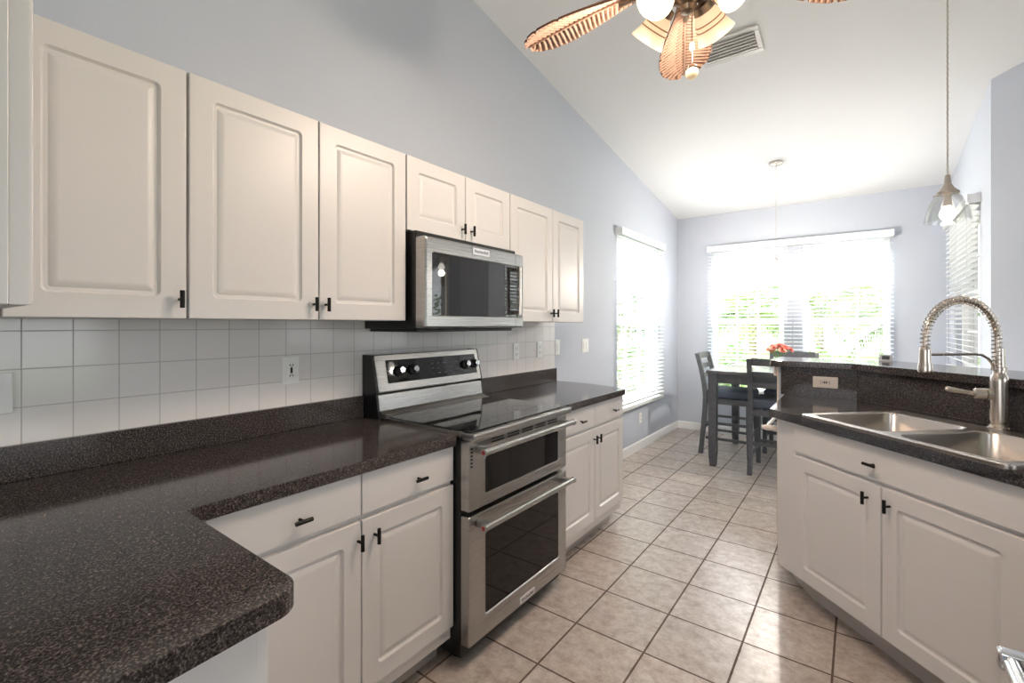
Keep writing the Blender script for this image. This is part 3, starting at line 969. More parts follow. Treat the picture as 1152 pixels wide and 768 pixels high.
def oven_door(z0, z1, gy0, gy1, gz0, gz1, hz, vents):
    mb = MB()
    y0, y1 = RY0 + 0.001, RY1 - 0.001
    # steel face with a rounded window cut, built from rings
    prof_o = [(0.648, 0.0), (XF - 0.006, 0.0), (XF - 0.002, 0.002), (XF, 0.006)]
    rings = [[Vector((x, a, b_)) for a, b_ in rrect(y0 + i, y1 - i, z0 + i, z1 - i, 0.006, 4)] for x, i in prof_o]
    rings += [[Vector((XF, a, b_)) for a, b_ in rrect(gy0 - 0.006, gy1 + 0.006, gz0 - 0.006, gz1 + 0.006, 0.014, 4)],
              [Vector((XF + 0.002, a, b_)) for a, b_ in rrect(gy0 - 0.003, gy1 + 0.003, gz0 - 0.003, gz1 + 0.003, 0.012, 4)],
              [Vector((XF - 0.003, a, b_)) for a, b_ in rrect(gy0, gy1, gz0, gz1, 0.010, 4)]]
    mb.rings(rings, cap=False)
    mb.add([v for v in rings[0]], [tuple(range(len(rings[0])))])
    d = mb.build('oven_door', M['steel'], t, smooth=25)
    mb = MB(); vs = [Vector((XF - 0.003, a, b_)) for a, b_ in rrect(gy0, gy1, gz0, gz1, 0.010, 4)]
    v2 = [v - Vector((0.004, 0, 0)) for v in vs]
    mb.rings([v2, vs])
    mb.build('window', M['ovenglass'], d, smooth=0)
    mb = MB()
    hx_ = XF + 0.056
    mb.cyl((hx_, RY0 + 0.036, hz), (hx_, RY1 - 0.036, hz), 0.0135, 0.0135, 20)
    for y in (RY0 + 0.055, RY1 - 0.055):
        mb.box(XF + 0.0003, hx_ - 0.002, y - 0.014, y + 0.014, hz - 0.015, hz + 0.011, 0.004, 2)
    for y, s in ((RY0 + 0.036, -1), (RY1 - 0.036, 1)):
        mb.tube([(hx_, y, hz), (hx_, y + s * 0.012, hz), (hx_, y + s * 0.016, hz)], [0.0155, 0.0155, 0.012], 20)
    h = mb.build('door_handle', M['steel'], d)
    mb = MB(); mb.tube([(hx_, RY0 + 0.0198, hz), (hx_, RY0 + 0.0185, hz)], [0.0085, 0.006], 16)
    mb.build('medallion', M['red'], h)['label'] = 'red end medallion of the handle'
    if vents:
        mb = MB()
        for k in range(5):
            ya = 1.475 + k * 0.108
            for zz in (z1 - 0.015, z1 - 0.027):
                mb.box(XF + 0.0002, XF + 0.0008, ya, ya + 0.085, zz - 0.0035, zz + 0.0035)
        mb.build('vent_slots', M['black'], d, smooth=0); mb = MB()
        for k in range(6):
            mb.box(XF + 0.0002, XF + 0.0008, RY0 + 0.010, RY0 + 0.022, 0.86 - 0.014 * k, 0.867 - 0.014 * k)
        mb.build('vent_slots', M['black'], d, smooth=0)
    return d


lower = oven_door(0.090, 0.598, 1.437, 2.010, 0.180, 0.508, 0.566, False)
upper = oven_door(0.617, 0.894, 1.437, 2.008, 0.668, 0.815, 0.857, True)
mb = MB(); mb.box(XF + 0.0003, XF + 0.004, 1.672, 1.790, 0.101, 0.131, 0.0015, 1)
bd = mb.build('badge', M['badge'], t)
lettering('KitchenAid', 0.021, face_x(XF + 0.0043, 1.731, 0.116), 'badge_lettering', M['letter'], bd)
# cooktop
mb = MB(); mb.box(0.648, 0.722, RY0 - 0.002, RY1 + 0.002, 0.8965, 0.9275, 0.008, 3)
mb.build('front_rim', M['steel'], t)
mb = MB(); mb.box(0.18, 0.6475, RY0 - 0.002, RY1 + 0.002, 0.9055, 0.9285, 0.002, 1)
cook = mb.build('cooktop', M['steel'], t)
mb = MB(); mb.box(0.19, 0.690, RY0 + 0.008, RY1 - 0.008, 0.9289, 0.9325, 0.0015, 1)
mb.build('glass_top', M['blackglass'], cook)
BRN = plain('faint_burner_print', (0.06, 0.06, 0.065), 0.2)
for cx, cy, r in ((0.33, 1.53, 0.075), (0.33, 1.89, 0.09), (0.55, 1.53, 0.105), (0.55, 1.89, 0.085)):
    n = 40; mb = MB()
    for rr_ in (r, r * 0.6):
        rings = [[Vector((cx + rad * math.cos(2 * PI * k / n), cy + rad * math.sin(2 * PI * k / n), 0.9329)) for k in range(n)] for rad in (rr_, rr_ + 0.0018)]
        mb.rings(rings, cap=False)
    mb.build('burner_ring', BRN, cook, smooth=0)
# backguard: riser, black recess, leaning control panel
mb = MB()
prof = [(0.012, 0.9065), (0.179, 0.9065), (0.179, 0.934), (0.150, 0.938), (0.128, 0.948), (0.118, 1.010), (0.115, 1.020), (0.012, 1.020)]
mb.rings([[Vector((x, y, z)) for x, z in prof] for y in (RY0 + 0.012, RY1 - 0.012)])
mb.build('riser', M['steel'], t, smooth=25)
mb = MB(); mb.box(0.012, 0.098, RY0 + 0.02, RY1 - 0.02, 1.0205, 1.032)
for y0_, y1_ in ((RY0 + 0.0, RY0 + 0.0115), (RY1 - 0.0115, RY1)):
    mb.rings([[Vector((x, y, z)) for x, z in ((0.012, 0.9065), (0.135, 0.9065), (0.115, 1.02), (0.118, 1.032), (0.078, 1.206), (0.012, 1.206))] for y in (y0_, y1_)])
mb.build('backguard_side', M['black'], t, smooth=25)
# leaning panel; local frame: u along Y, v up the lean
pa, pb = Vector((0.124, 0, 1.0325)), Vector((0.084, 0, 1.207))
up = (pb - pa).normalized(); nrm = Vector((up.z, 0, -up.x))
PL = (pb - pa).length
mb = MB()
def panel_pt(y, v, out=0.0):
    p = pa + up * v + nrm * out
    return Vector((p.x, y, p.z))
ringf = lambda y0, y1, v0, v1, r, out: [panel_pt(a, b_, out) for a, b_ in rrect(y0, y1, v0, v1, r, 4)]
Y0, Y1 = RY0 + 0.013, RY1 - 0.013
mb.rings([ringf(Y0, Y1, 0, PL, 0.006, -0.070), ringf(Y0, Y1, 0, PL, 0.006, -0.004), ringf(Y0 + 0.004, Y1 - 0.004, 0.004, PL - 0.004, 0.006, 0.0)])
pan = mb.build('control_panel', M['steel'], t, smooth=25)
GY0, GY1, GV0, GV1 = RY0 + 0.070, RY1 - 0.045, 0.038, PL - 0.030
mb = MB(); mb.rings([ringf(GY0, GY1, GV0, GV1, 0.004, 0.0002), ringf(GY0, GY1, GV0, GV1, 0.004, 0.0025)])
mb.build('control_glass', M['blackglass'], pan, smooth=0)
mb = MB()
for k in range(5):
    for j in range(3):
        c = panel_pt(1.70 + k * 0.045, GV0 + 0.025 + j * 0.026, 0.0030)
        mb.box(c.x - 0.0004, c.x + 0.0004, c.y - 0.010, c.y + 0.010, c.z - 0.0022, c.z + 0.0022)
mb.build('touch_keys', plain('grey_key_print', (0.12, 0.12, 0.13), 0.3), pan, smooth=0)
for y in (1.478, 1.566, 1.952, 2.026):
    c = panel_pt(y, (GV0 + GV1) / 2, 0.0027)
    KM = Matrix.Translation(c) @ nrm.to_track_quat('Z', 'Y').to_matrix().to_4x4()
    mb = MB(); mb.lathe([(0.026, 0.0), (0.026, 0.010), (0.021, 0.013), (0.0205, 0.014)], KM)
    kb = mb.build('knob', M['black'], t)
    mb = MB(); mb.lathe([(0.0175, 0.0143), (0.0165, 0.030), (0.014, 0.0325)], KM)
    mb.box(-0.003, 0.003, -0.012, 0.012, 0.0326, 0.0355, 0.001, 1, KM)
    mb.build('knob_cap', M['chrome'], kb)

# ------------------------------------------------------------------ microwave
t = thing('microwave', 'stainless over-the-range microwave with dark glass door', 'microwave', (0.2, 1.71, 1.32))
mb = MB(); mb.box(0.010, 0.372, 1.350, 2.074, 1.330, 1.757, 0.003, 1)
mb.box(0.030, 0.36, 1.365, 2.06, 1.3165, 1.3295, 0.003, 1)
mb.build('body', M['black'], t)
MZ0, MZ1 = 1.332, 1.730
mb = MB()
WY0, WY1, WZ0, WZ1 = 1.392, 2.062, 1.388, 1.662
pr_ = [(0.3725, 0.0), (0.415, 0.0), (0.425, 0.003), (0.430, 0.010)]
rings = [[Vector((x, a, b_)) for a, b_ in rrect(1.350 + i, 2.074 - i, MZ0 + i, MZ1 - i, 0.008, 4)] for x, i in pr_]
rings += [[Vector((x, a, b_)) for a, b_ in rrect(WY0 + i, WY1 - i, WZ0 + i, WZ1 - i, 0.006, 4)] for x, i in ((0.430, -0.003), (0.428, 0.0), (0.424, 0.001))]
mb.rings(rings, cap=False)
mb.add(rings[0], [tuple(range(len(rings[0])))])
d = mb.build('door', M['steel'], t, smooth=25)
vs = [Vector((0.4245, a, b_)) for a, b_ in rrect(WY0 + 0.001, WY1 - 0.001, WZ0 + 0.001, WZ1 - 0.001, 0.006, 4)]
mb = MB(); mb.rings([[v - Vector((0.004, 0, 0)) for v in vs], vs]); mb.build('door_glass', M['mwglass'], d, smooth=0)
mb = MB()
mb.box(0.4302, 0.4306, 1.9945, 1.9965, MZ0 + 0.008, WZ0 - 0.004); mb.build('seam', M['black'], d, smooth=0); mb = MB(); mb.box(0.4302, 0.4306, 1.9945, 1.9965, WZ1 + 0.004, MZ1 - 0.008)
mb.build('seam', M['black'], d, smooth=0)
mb = MB()
mb.cyl((0.462, 1.990, 1.400), (0.462, 1.990, 1.655), 0.0095, 0.0095, 16)
for z in (1.412, 1.643):
    mb.box(0.4247, 0.462, 1.983, 1.997, z - 0.009, z + 0.009, 0.003, 1)
mb.build('door_handle', M['nickel'], d)
mb = MB(); mb.box(0.4303, 0.433, 1.650, 1.775, 1.683, 1.7165, 0.0015, 1)
bd = mb.build('badge', M['badge'], d)
lettering('KitchenAid', 0.022, face_x(0.4333, 1.7125, 1.700), 'badge_lettering', M['letter'], bd)


# ------------------------------------------------------------------ wall plates
def plate(label, kind, Mx, w, h, mat='plate', name='power_outlet', cat='outlet', group='wall outlets and switches'):
    """local frame: x right, y out of the wall, z up, centred"""
    c = Mx @ Vector((0, 0, 0))
    t = thing(name, label, cat, tuple(c), group=group)
    ax = lambda x, y, z: Mx @ Vector((x, y, z))
    mb = MB()
    rings = [[ax(a, y, b_) for a, b_ in rrect(-w / 2 + i, w / 2 - i, -h / 2 + i, h / 2 - i, 0.004, 3)] for y, i in ((0.0002, 0), (0.003, 0), (0.0055, 0.003))]
    mb.rings(rings); mb.build('plate', M[mat], t, smooth=40)
    mb = MB(); k = MB(); s = MB()
    horiz = w > h
    if kind == 'gfci':
        fw, fh = (0.066, 0.033) if horiz else (0.033, 0.066)
        mb.box(-fw / 2, fw / 2, 0.0056, 0.0072, -fh / 2, fh / 2, 0.001, 1, Mx); mb.build('receptacle', M[mat], t)
        spots = []
        for sg in (-1, 1):
            spots += [(sg * 0.022, -0.006, 0.003, 0.007), (sg * 0.022, 0.006, 0.003, 0.007), (sg * 0.0125, 0, 0.005, 0.005)]
        spots += [(-0.0045, 0, 0.006, 0.014), (0.0045, 0, 0.006, 0.014)]
        for a, b_, sw, sh in spots:
            if horiz:
                k.box(a - sw / 2, a + sw / 2, 0.0073, 0.0078, b_ - sh / 2, b_ + sh / 2, M=Mx)
            else:
                k.box(b_ - sh / 3, b_ + sh / 3, 0.0073, 0.0078, a - sw, a + sw, M=Mx)
        k.build('slots', M['slot'], t, smooth=0)
    elif kind == 'duplex':
        for sg in (-1, 1):
            mb.rings([[ax(a, y, b_ + sg * 0.0195) for a, b_ in rrect(-0.016, 0.016, -0.0135, 0.0135, 0.010, 4)] for y in (0.0056, 0.0072)])
        mb.build('receptacle', M[mat], t)
        for sg in (-1, 1):
            for a in (-0.006, 0.006):
                k.box(a - 0.0012, a + 0.0012, 0.0073, 0.0078, sg * 0.0195 - 0.001, sg * 0.0195 + 0.008, M=Mx)
            k.box(-0.002, 0.002, 0.0073, 0.0078, sg * 0.0195 - 0.009, sg * 0.0195 - 0.005, M=Mx)
        k.build('slots', M['slot'], t, smooth=0)
    else:
        n = 2 if kind == 'rocker2' else 1
        for i in range(n):
            cx = (i - (n - 1) / 2) * 0.046
            mb.box(cx - 0.0165, cx + 0.0165, 0.0056, 0.0068, -0.033, 0.033, 0.0008, 1, Mx)
            s.rings([[ax(cx + a, y, b_) for a, b_ in ((-0.014, -0.030), (0.014, -0.030), (0.014, 0.030), (-0.014, 0.030))] for y in (0.0069, 0.009)])
        mb.build('surround', M[mat], t); s.build('rocker', M[mat], t)
    return t


def on_left(x, y, z):
    return frame_matrix((x, y, z), (0, 1, 0), (1, 0, 0)) @ Matrix.Diagonal((1, 1, -1, 1))


TX = 0.0085
plate('grey white outlet plate at the edge of the tiles beside the peninsula', 'duplex', on_left(TX, 0.167, 1.160), 0.070, 0.114)
plate('white outlet with test buttons on the tiles above the near counter', 'gfci', on_left(TX, 0.991, 1.160), 0.070, 0.114)
plate('outlet plate on the tiles just past the range', 'duplex', on_left(TX, 2.575, 1.164), 0.070, 0.114)
plate('outlet plate on the tiles nearest the tile edge', 'duplex', on_left(TX, 2.868, 1.164), 0.070, 0.114)
plate('single white switch plate on blue wall beside the tile edge', 'rocker', on_left(0.0005, 3.135, 1.170), 0.070, 0.116, name='light_switch', cat='switch')
plate('double white switch plate on blue wall between tiles and tall window', 'rocker2', on_left(0.0005, 3.60, 1.168), 0.116, 0.116, name='light_switch', cat='switch')
plate('low white outlet plate under the tall window', 'duplex', on_left(0.0005, 4.875, 0.335), 0.070, 0.114)
plate('ivory outlet set sideways in the dark bar splash', 'gfci', frame_matrix((1.742, 3.3425, 1.004), (1, 0, 0), (0, -1, 0)) @ Matrix.Diagonal((1, 1, -1, 1)), 0.125, 0.066, 'plate_tan')

# ------------------------------------------------------------------ dishwasher, only its handle reaches into the picture
t = thing('dishwasher', 'dishwasher of which only the chrome handle shows in the lower corner', 'dishwasher', (2.45, 0.87, 0))
mb = MB(); mb.box(2.16, 2.75, 0.56, 1.16, 0.10, 0.87, 0.003, 1); mb.build('body', M['black'], t)
mb = MB(); mb.box(2.18, 2.70, 0.57, 1.15, 0.0, 0.0995); mb.build('toe_kick', M['black'], t, smooth=0)
mb = MB(); mb.box(2.135, 2.159, 0.562, 1.158, 0.12, 0.868, 0.004, 2); d = mb.build('door', M['steel'], t)
mb = MB()
HX, HZ = 2.106, 0.776
mb.cyl((HX, 0.62, HZ), (HX, 1.131, HZ), 0.0125, 0.0125, 24)
mb.build('door_handle', M['chrome'], d)
for y in (0.61, 1.142):
    mb = MB()
    mb.box(HX - 0.016, 2.1349, y - 0.012, y + 0.012, HZ - 0.016, HZ + 0.016, 0.005, 3)
    mb.build('handle_bracket', M['chrome'], d)

# ------------------------------------------------------------------ dining set
TXC, TYC = 1.27, 5.22
t = thing('dining_table', 'square counter-height grey wood dining table in the nook', 'table', (TXC, TYC, 0))
hx_, hy_ = 0.535, 0.565
mb = MB(); mb.box(TXC - hx_, TXC + hx_, TYC - hy_, TYC + hy_, 0.885, 0.913, 0.004, 2); mb.build('tabletop', M['table_top'], t)
mb = MB()
for y in (TYC - hy_ + 0.035, TYC + hy_ - 0.057):
    mb.box(TXC - hx_ + 0.09, TXC + hx_ - 0.09, y, y + 0.022, 0.795, 0.8845)
for x in (TXC - hx_ + 0.035, TXC + hx_ - 0.057):
    mb.box(x, x + 0.022, TYC - hy_ + 0.09, TYC + hy_ - 0.09, 0.795, 0.8845)
mb.build('apron', M['grey_wood'], t, smooth=0)
for sx in (-1, 1):
    for sy in (-1, 1):
        cx, cy = TXC + sx * (hx_ - 0.052), TYC + sy * (hy_ - 0.052)
        mb = MB()
        rings = []
        for z, h in ((0, 0.026), (0.12, 0.034), (0.80, 0.037), (0.8845, 0.037)):
            rings.append([Vector((cx + a * h, cy + b_ * h, z)) for a, b_ in ((-1, -1), (1, -1), (1, 1), (-1, 1))])
        mb.rings(rings); mb.build('leg', M['grey_wood'], t, smooth=0)


def make_chair(label, loc, rz):
    """local: back at y=0, front at +y, x across"""
    t = thing('counter_chair', label, 'chair', loc, rz, 'grey counter-height chairs')
    W, Dp = 0.215, 0.42

    def bar(path, w, d, name):
        rings = [[Vector((x + a * w, y + b_ * d, z)) for a, b_ in ((-1, -1), (1, -1), (1, 1), (-1, 1))] for x, y, z in path]
        m = MB(); m.rings(rings); return m.build(name, M['grey_wood'], t, world=False, smooth=30)
    backy = lambda z: -0.035 + 0.05 * math.sin(min(1, z / 0.75) * PI / 2) if z < 0.6 else 0.0128 - 0.085 * ((z - 0.6) / 0.45) ** 1.5
    for s in (-1, 1):
        bar([(s * W, backy(z), z) for z in (0, 0.15, 0.3, 0.45, 0.6, 0.7, 0.8, 0.9, 1.0, 1.045)], 0.019, 0.021, 'leg')
        bar([(s * W * 1.0, Dp + 0.01, 0), (s * W, Dp, 0.3), (s * W, Dp, 0.585)], 0.019, 0.019, 'leg')
    # ladder back rails, slightly curved
    for z0, z1 in ((0.985, 1.050), (0.885, 0.930), (0.785, 0.830)):
        m = MB(); rings = []
        for k in range(9):
            u = -1 + k / 4
            x = u * (W - 0.018); yb = backy((z0 + z1) / 2) - 0.018 * (1 - u * u)
            rings.append([Vector((x, yb + a, z)) for a, z in ((-0.009, z0), (0.009, z0), (0.009, z1), (-0.009, z1))])
        m.rings(rings); m.build('back_rail', M['grey_wood'], t, world=False, smooth=30)
    m = MB()
    m.box(-W + 0.019, W - 0.019, Dp - 0.012, Dp + 0.012, 0.53, 0.585); m.box(-W + 0.019, W - 0.019, -0.005, 0.02, 0.53, 0.585)
    for s in (-1, 1):
        m.box(s * W - 0.011, s * W + 0.011, 0.035, Dp - 0.019, 0.53, 0.585)
    m.build('seat_frame', M['grey_wood'], t, world=False, smooth=0)
    m = MB(); m.box(-W - 0.012, W + 0.012, 0.025, Dp + 0.03, 0.5855, 0.675, 0.03, 4); m.build('seat', M['cushion'], t, world=False, smooth=60)
    for z, pts in ((0.22, 'f'), (0.28, 'b'), (0.17, 'l'), (0.17, 'r'), (0.33, 'l'), (0.33, 'r')):
        m = MB()
        if pts == 'f': m.box(-W + 0.019, W - 0.019, Dp - 0.008, Dp + 0.012, z - 0.014, z + 0.014)
        elif pts == 'b': m.box(-W + 0.019, W - 0.019, -0.015, 0.005, z - 0.014, z + 0.014)
        else:
            s = -1 if pts == 'l' else 1
            m.box(s * W - 0.009, s * W + 0.009, 0.015, Dp - 0.018, z - 0.013, z + 0.013)
        m.build('stretcher', M['grey_wood'], t, world=False, smooth=0)
    return t


make_chair('grey ladder-back chair at the table side facing away from the tall window', (0.605, 5.32, 0), -PI / 2)
make_chair('grey ladder-back chair tucked at the kitchen side of the table', (1.335, 4.645, 0), 0)
make_chair('grey ladder-back chair at the far window side of the table, mostly hidden', (1.33, 5.92, 0), PI)

mb = MB()
mb.prism(round_poly([(0.80, 5.36), (1.14, 5.36), (1.14, 5.76), (0.80, 5.76)], {0: .02, 1: .02, 2: .02, 3: .02}), 0.9132, 0.9172)
o = mb.build('placemat', M['placemat'], smooth=20)
tag(o, 'pale rectangular placemat lying on the grey dining table', 'placemat')

# flowers in a glass vase on the table
FX, FY = 1.278, 5.20
mb = MB(); mb.lathe([(0.035, 0.914), (0.045, 0.918), (0.055, 0.95), (0.050, 0.99), (0.040, 1.02), (0.046, 1.035), (0.043, 1.035), (0.037, 1.02), (0.047, 0.99), (0.051, 0.95), (0.042, 0.922), (0.001, 0.920)], Matrix.Translation((FX, FY, 0)), cap=True)
o = mb.build('glass_vase', M['shade_clear'], smooth=50)
tag(o, 'small clear glass vase holding coral flowers on the dining table', 'vase')
t = thing('flower_bouquet', 'round bunch of coral red and peach flowers in the glass vase', 'flowers', (FX, FY, 0.94))
mb = MB()
spots = []
for k in range(15):
    a = k * 2.4; rr_ = 0.100 * math.sqrt((k + 0.5) / 15)
    spots.append(Vector((FX + rr_ * math.cos(a), FY + rr_ * math.sin(a), 1.145 - 5.5 * rr_ * rr_ + random.uniform(-.008, .008))))
for s in spots:
    mb.tube([(FX + (s.x - FX) * 0.12, FY + (s.y - FY) * 0.12, 0.94), (FX + (s.x - FX) * 0.35, FY + (s.y - FY) * 0.35, 1.03), s], 0.002, 5)
mb.build('stems', M['stem'], t)
for i, s in enumerate(spots):
    mb = MB()
    d = (s - Vector((FX, FY, 1.03))).normalized()
    QM = Matrix.Translation(s) @ d.to_track_quat('Z', 'Y').to_matrix().to_4x4()
    for ring, n, L, tilt in ((0, 8, 0.040, 0.35), (1, 7, 0.032, 0.8), (2, 5, 0.022, 1.2)):
        for k in range(n):
            a = 2 * PI * k / n + ring * 0.4 + random.uniform(-.1, .1)
            ct, st = math.cos(tilt), math.sin(tilt)
            def pp(u, w, lift):
                r_, z_ = u * ct, u * st + lift
                return (r_ * math.cos(a) - w * math.sin(a), r_ * math.sin(a) + w * math.cos(a), z_)
            vs = [pp(0.002, -0.003, 0), pp(0.002, 0.003, 0), pp(L * .5, 0.009, 0.002), pp(L * .9, 0.009, 0.004), pp(L, 0, 0.003), pp(L * .9, -0.009, 0.004), pp(L * .5, -0.009, 0.002)]
            mb.add(vs, [(0, 1, 2, 6), (2, 3, 5, 6), (3, 4, 5)], QM)
    mb.build('blossom', M['petal'] if i % 3 else M['petal2'], t, smooth=60)

# small digital clock on the bar
cx, cy = 2.035, 3.66
t = thing('desk_clock', 'small grey digital clock standing on the bar top', 'clock', (cx, cy, BT1), -PI / 4 + 0.35)
m = MB(); m.rings([[Vector((x, y, z)) for y, z in ((-0.012, 0.0003), (0.018, 0.0003), (0.010, 0.040), (-0.002, 0.040))] for x in (-0.032, 0.032)])
m.build('casing', M['clockbody'], t, world=False, smooth=20)
m = MB(); m.rings([[Vector((x, y, z)) for y, z in ((-0.0105, 0.010), (-0.0055, 0.032), (-0.006, 0.032), (-0.011, 0.010))] for x in (-0.016, 0.024)])
m.build('display', M['lcd'], t, world=False, smooth=0)

# ------------------------------------------------------------------ ceiling vent
vz = lambda x, y: ceil_z(y)
t = thing('ceiling_vent', 'white louvred air vent in the sloped ceiling beside the fan', 'vent', (1.225, 3.285, ceil_z(3.285)))
sl = math.atan(0.1535)
VM = Matrix.Translation((1.225, 3.285, ceil_z(3.285))) @ Matrix.Rotation(-sl, 4, 'X')
m = MB(); m.box(-0.172, 0.172, -0.10, 0.10, -0.004, -0.0005, M=VM); m.build('backing', M['ventdark'], t, smooth=0)
m = MB()
for a in ((-0.185, 0.185, -0.125, -0.088), (-0.185, 0.185, 0.088, 0.125), (-0.185, -0.155, -0.088, 0.088), (0.155, 0.185, -0.088, 0.088)):
    m.box(a[0], a[1], a[2], a[3], -0.014, -0.0045, 0.003, 1, VM)
m.build('frame', M['vent'], t)
for k in range(6):
    y = -0.072 + k * 0.029
    m = MB()
    a = math.radians(24)
    LM = VM @ Matrix.Translation((0, y, -0.016)) @ Matrix.Rotation(a, 4, 'X')
    m.box(-0.153, 0.153, -0.015, 0.015, -0.001, 0.001, M=LM)
    m.build('louvre', M['vent'], t, smooth=0)
m = MB(); m.box(0.120, 0.126, -0.004, 0.004, -0.040, -0.028, M=VM); m.build('lever', M['vent'], t)

# ------------------------------------------------------------------ ceiling fan
FC = Vector((1.445, 1.577, 0))
ZBL = 2.51
t = thing('ceiling_fan', 'ceiling fan with carved palm leaf blades and lit amber glass lamps', 'ceiling fan', (FC.x, FC.y, ZBL))
FM = Matrix.Translation((FC.x, FC.y, 0))
zc = ceil_z(FC.y)
m = MB(); m.lathe([(0.07, zc + 0.008), (0.075, zc - 0.03), (0.06, zc - 0.07), (0.02, zc - 0.085)], FM); m.build('canopy', M['fanmetal'], t)
m = MB(); m.cyl((FC.x, FC.y, zc - 0.08), (FC.x, FC.y, 2.67), 0.012); m.build('downrod', M['fanmetal'], t)
m = MB(); m.lathe([(0.02, 2.70), (0.06, 2.685), (0.115, 2.65), (0.13, 2.60), (0.125, 2.555), (0.10, 2.53), (0.065, 2.52), (0.06, 2.49), (0.05, 2.47)], FM); m.build('motor_housing', M['fanmetal'], t)
m = MB(); m.lathe([(0.05, 2.469), (0.066, 2.464), (0.07, 2.455), (0.06, 2.44), (0.035, 2.425), (0.020, 2.410), (0.026, 2.400), (0.020, 2.385), (0.004, 2.380)], FM)
kit = m.build('light_kit', M['fanmetal'], t)


def leaf_blade(ang):
    L0_, L1_ = 0.15, 0.645
    nu, nv = 48, 28
    ca, sa = math.cos(ang), math.sin(ang)
    pitch = math.radians(-13)
    m = MB()

    def halfw(s):
        w = 0.034 + 0.076 * math.sin(min(1, s / 0.72) * PI / 2) ** 1.6
        if s > 0.72:
            w *= math.sqrt(max(0.0, 1 - ((s - 0.72) / 0.285) ** 2.2))
        # two shallow notches that give the palm leaf its lobes
        for c in (0.60, 0.80, 0.92):
            w *= 1 - 0.10 * math.exp(-((s - c) / 0.012) ** 2)
        return max(w, 0.004)

    def P(s, v, top):
        x = L0_ + (L1_ - L0_) * s
        w = halfw(s)
        y = v * w
        rib = 0.0052 * math.sin((s * 24 - abs(v) * 1.5) * 2 * PI)
        edge = 1 - abs(v) ** 8
        z = rib * edge * min(1, abs(v) * 8) - 0.016 * abs(v) ** 1.5 + 0.012
        if abs(v) < 0.06:
            z -= 0.006 if not top else -0.004
        z -= 0.02 * s * s
        z += 0.004 if top else -0.004
        yy = y * math.cos(pitch) - z * math.sin(pitch)
        zz = y * math.sin(pitch) + z * math.cos(pitch)
        return Vector((FC.x + x * ca - yy * sa, FC.y + x * sa + yy * ca, ZBL + 0.01 + zz))
    nuu = nu * 4
    lowv = [[P(i / nuu, -1 + 2 * j / nv, False) for j in range(nv + 1)] for i in range(nuu + 1)]
    topv = [[P(i / nuu, -1 + 2 * j / nv, True) for j in range(nv + 1)] for i in range(nuu + 1)]
    rings = [lo_ + hi_[::-1] for lo_, hi_ in zip(lowv, topv)]
    m.rings(rings)
    bl = m.build('blade', M['leafwood'], t, smooth=70)
    bl.data.materials.append(M['leafdark'])        # shade of the carved grooves put into colour; rim dark as well
    seg = 2 * (nv + 1)
    for p_ in bl.data.polygons:
        i, k_ = divmod(p_.index, seg)
        if i >= nuu:
            continue
        j = k_ if k_ <= nv else seg - 1 - k_
        v = -1 + 2 * (j + 0.5) / nv
        if math.sin((i / nuu * 24 - abs(v) * 1.5) * 2 * PI) > 0.62 or k_ in (nv, seg - 1):
            p_.material_index = 1
    m = MB()
    pts = [Vector((FC.x + r * ca, FC.y + r * sa, z)) for r, z in ((0.085, 2.545), (0.12, 2.53), (0.16, 2.512), (0.24, 2.505))]
    m.tube(pts, [0.016, 0.013, 0.013, 0.010], 10)
    m.build('blade_iron', M['fanmetal'], bl)
    m = MB()
    m.tube([P(i / 24, 0, False) - Vector((0, 0, 0.001)) for i in range(1, 25)], [0.0055 - 0.003 * i / 24 for i in range(24)], 8)
    m.build('midrib', M['leafwood'], bl)


for k in range(5):
    leaf_blade(math.radians(107.5 + 72 * k))
away = Vector((-0.275, 0.961, 0)); rgt = Vector((0.801, 0.598, 0))
for ax in ((away - rgt), (away + rgt), (-away - rgt), (-away + rgt)):
    h = ax.normalized()
    axis = (h * 0.76 - Z * 0.65).normalized()
    root = FC + h * 0.045 + Z * 2.470
    m = MB(); m.tube([FC + h * 0.04 + Z * 2.462, FC + h * 0.075 + Z * 2.462, root + axis * 0.055], [0.012, 0.012, 0.014], 10)
    arm = m.build('lamp_arm', M['fanmetal'], t)
    AM = Matrix.Translation(root + axis * 0.04) @ axis.to_track_quat('Z', 'Y').to_matrix().to_4x4() @ Matrix.Scale(0.92, 4)
    m = MB(); m.lathe([(0.016, 0.0), (0.034, 0.006), (0.038, 0.03), (0.033, 0.034)], AM); m.build('fitter', M['fanmetal'], arm)
    m = MB()
    m.lathe([(0.033, 0.030), (0.045, 0.045), (0.050, 0.070), (0.056, 0.095), (0.066, 0.120), (0.070, 0.130), (0.067, 0.130), (0.062, 0.118), (0.052, 0.093), (0.046, 0.068), (0.041, 0.046), (0.030, 0.033)], AM, 32, cap=False)
    sh = m.build('lamp_shade', M['shade'], t, smooth=60)
    m = MB()
    for zz, rr_ in ((0.066, 0.0500), (0.084, 0.0540)):
        m.tube([AM @ Vector((rr_ * math.cos(2 * PI * k / 32), rr_ * math.sin(2 * PI * k / 32), zz)) for k in range(33)], 0.0022, 6)
    m.build('shade_band', M['shade_rib'], sh)
    m = MB(); m.lathe([(0.010, 0.034), (0.014, 0.05), (0.024, 0.075), (0.022, 0.092), (0.008, 0.104)], AM, 16); m.build('bulb', M['bulb'], t)
    ld = bpy.data.lights.new('fan_lamp_light', 'POINT')
    ld.energy = FAN_LAMP_W * 3.2; ld.color = (1.0, 0.83, 0.69); ld.shadow_soft_size = 0.05
    lo_ = bpy.data.objects.new('fan_lamp_light', ld); COL.objects.link(lo_)
    lo_.location = AM @ Vector((0, 0, 0.135)); lo_.rotation_euler = (-axis).to_track_quat('Z', 'Y').to_euler()
m = MB()
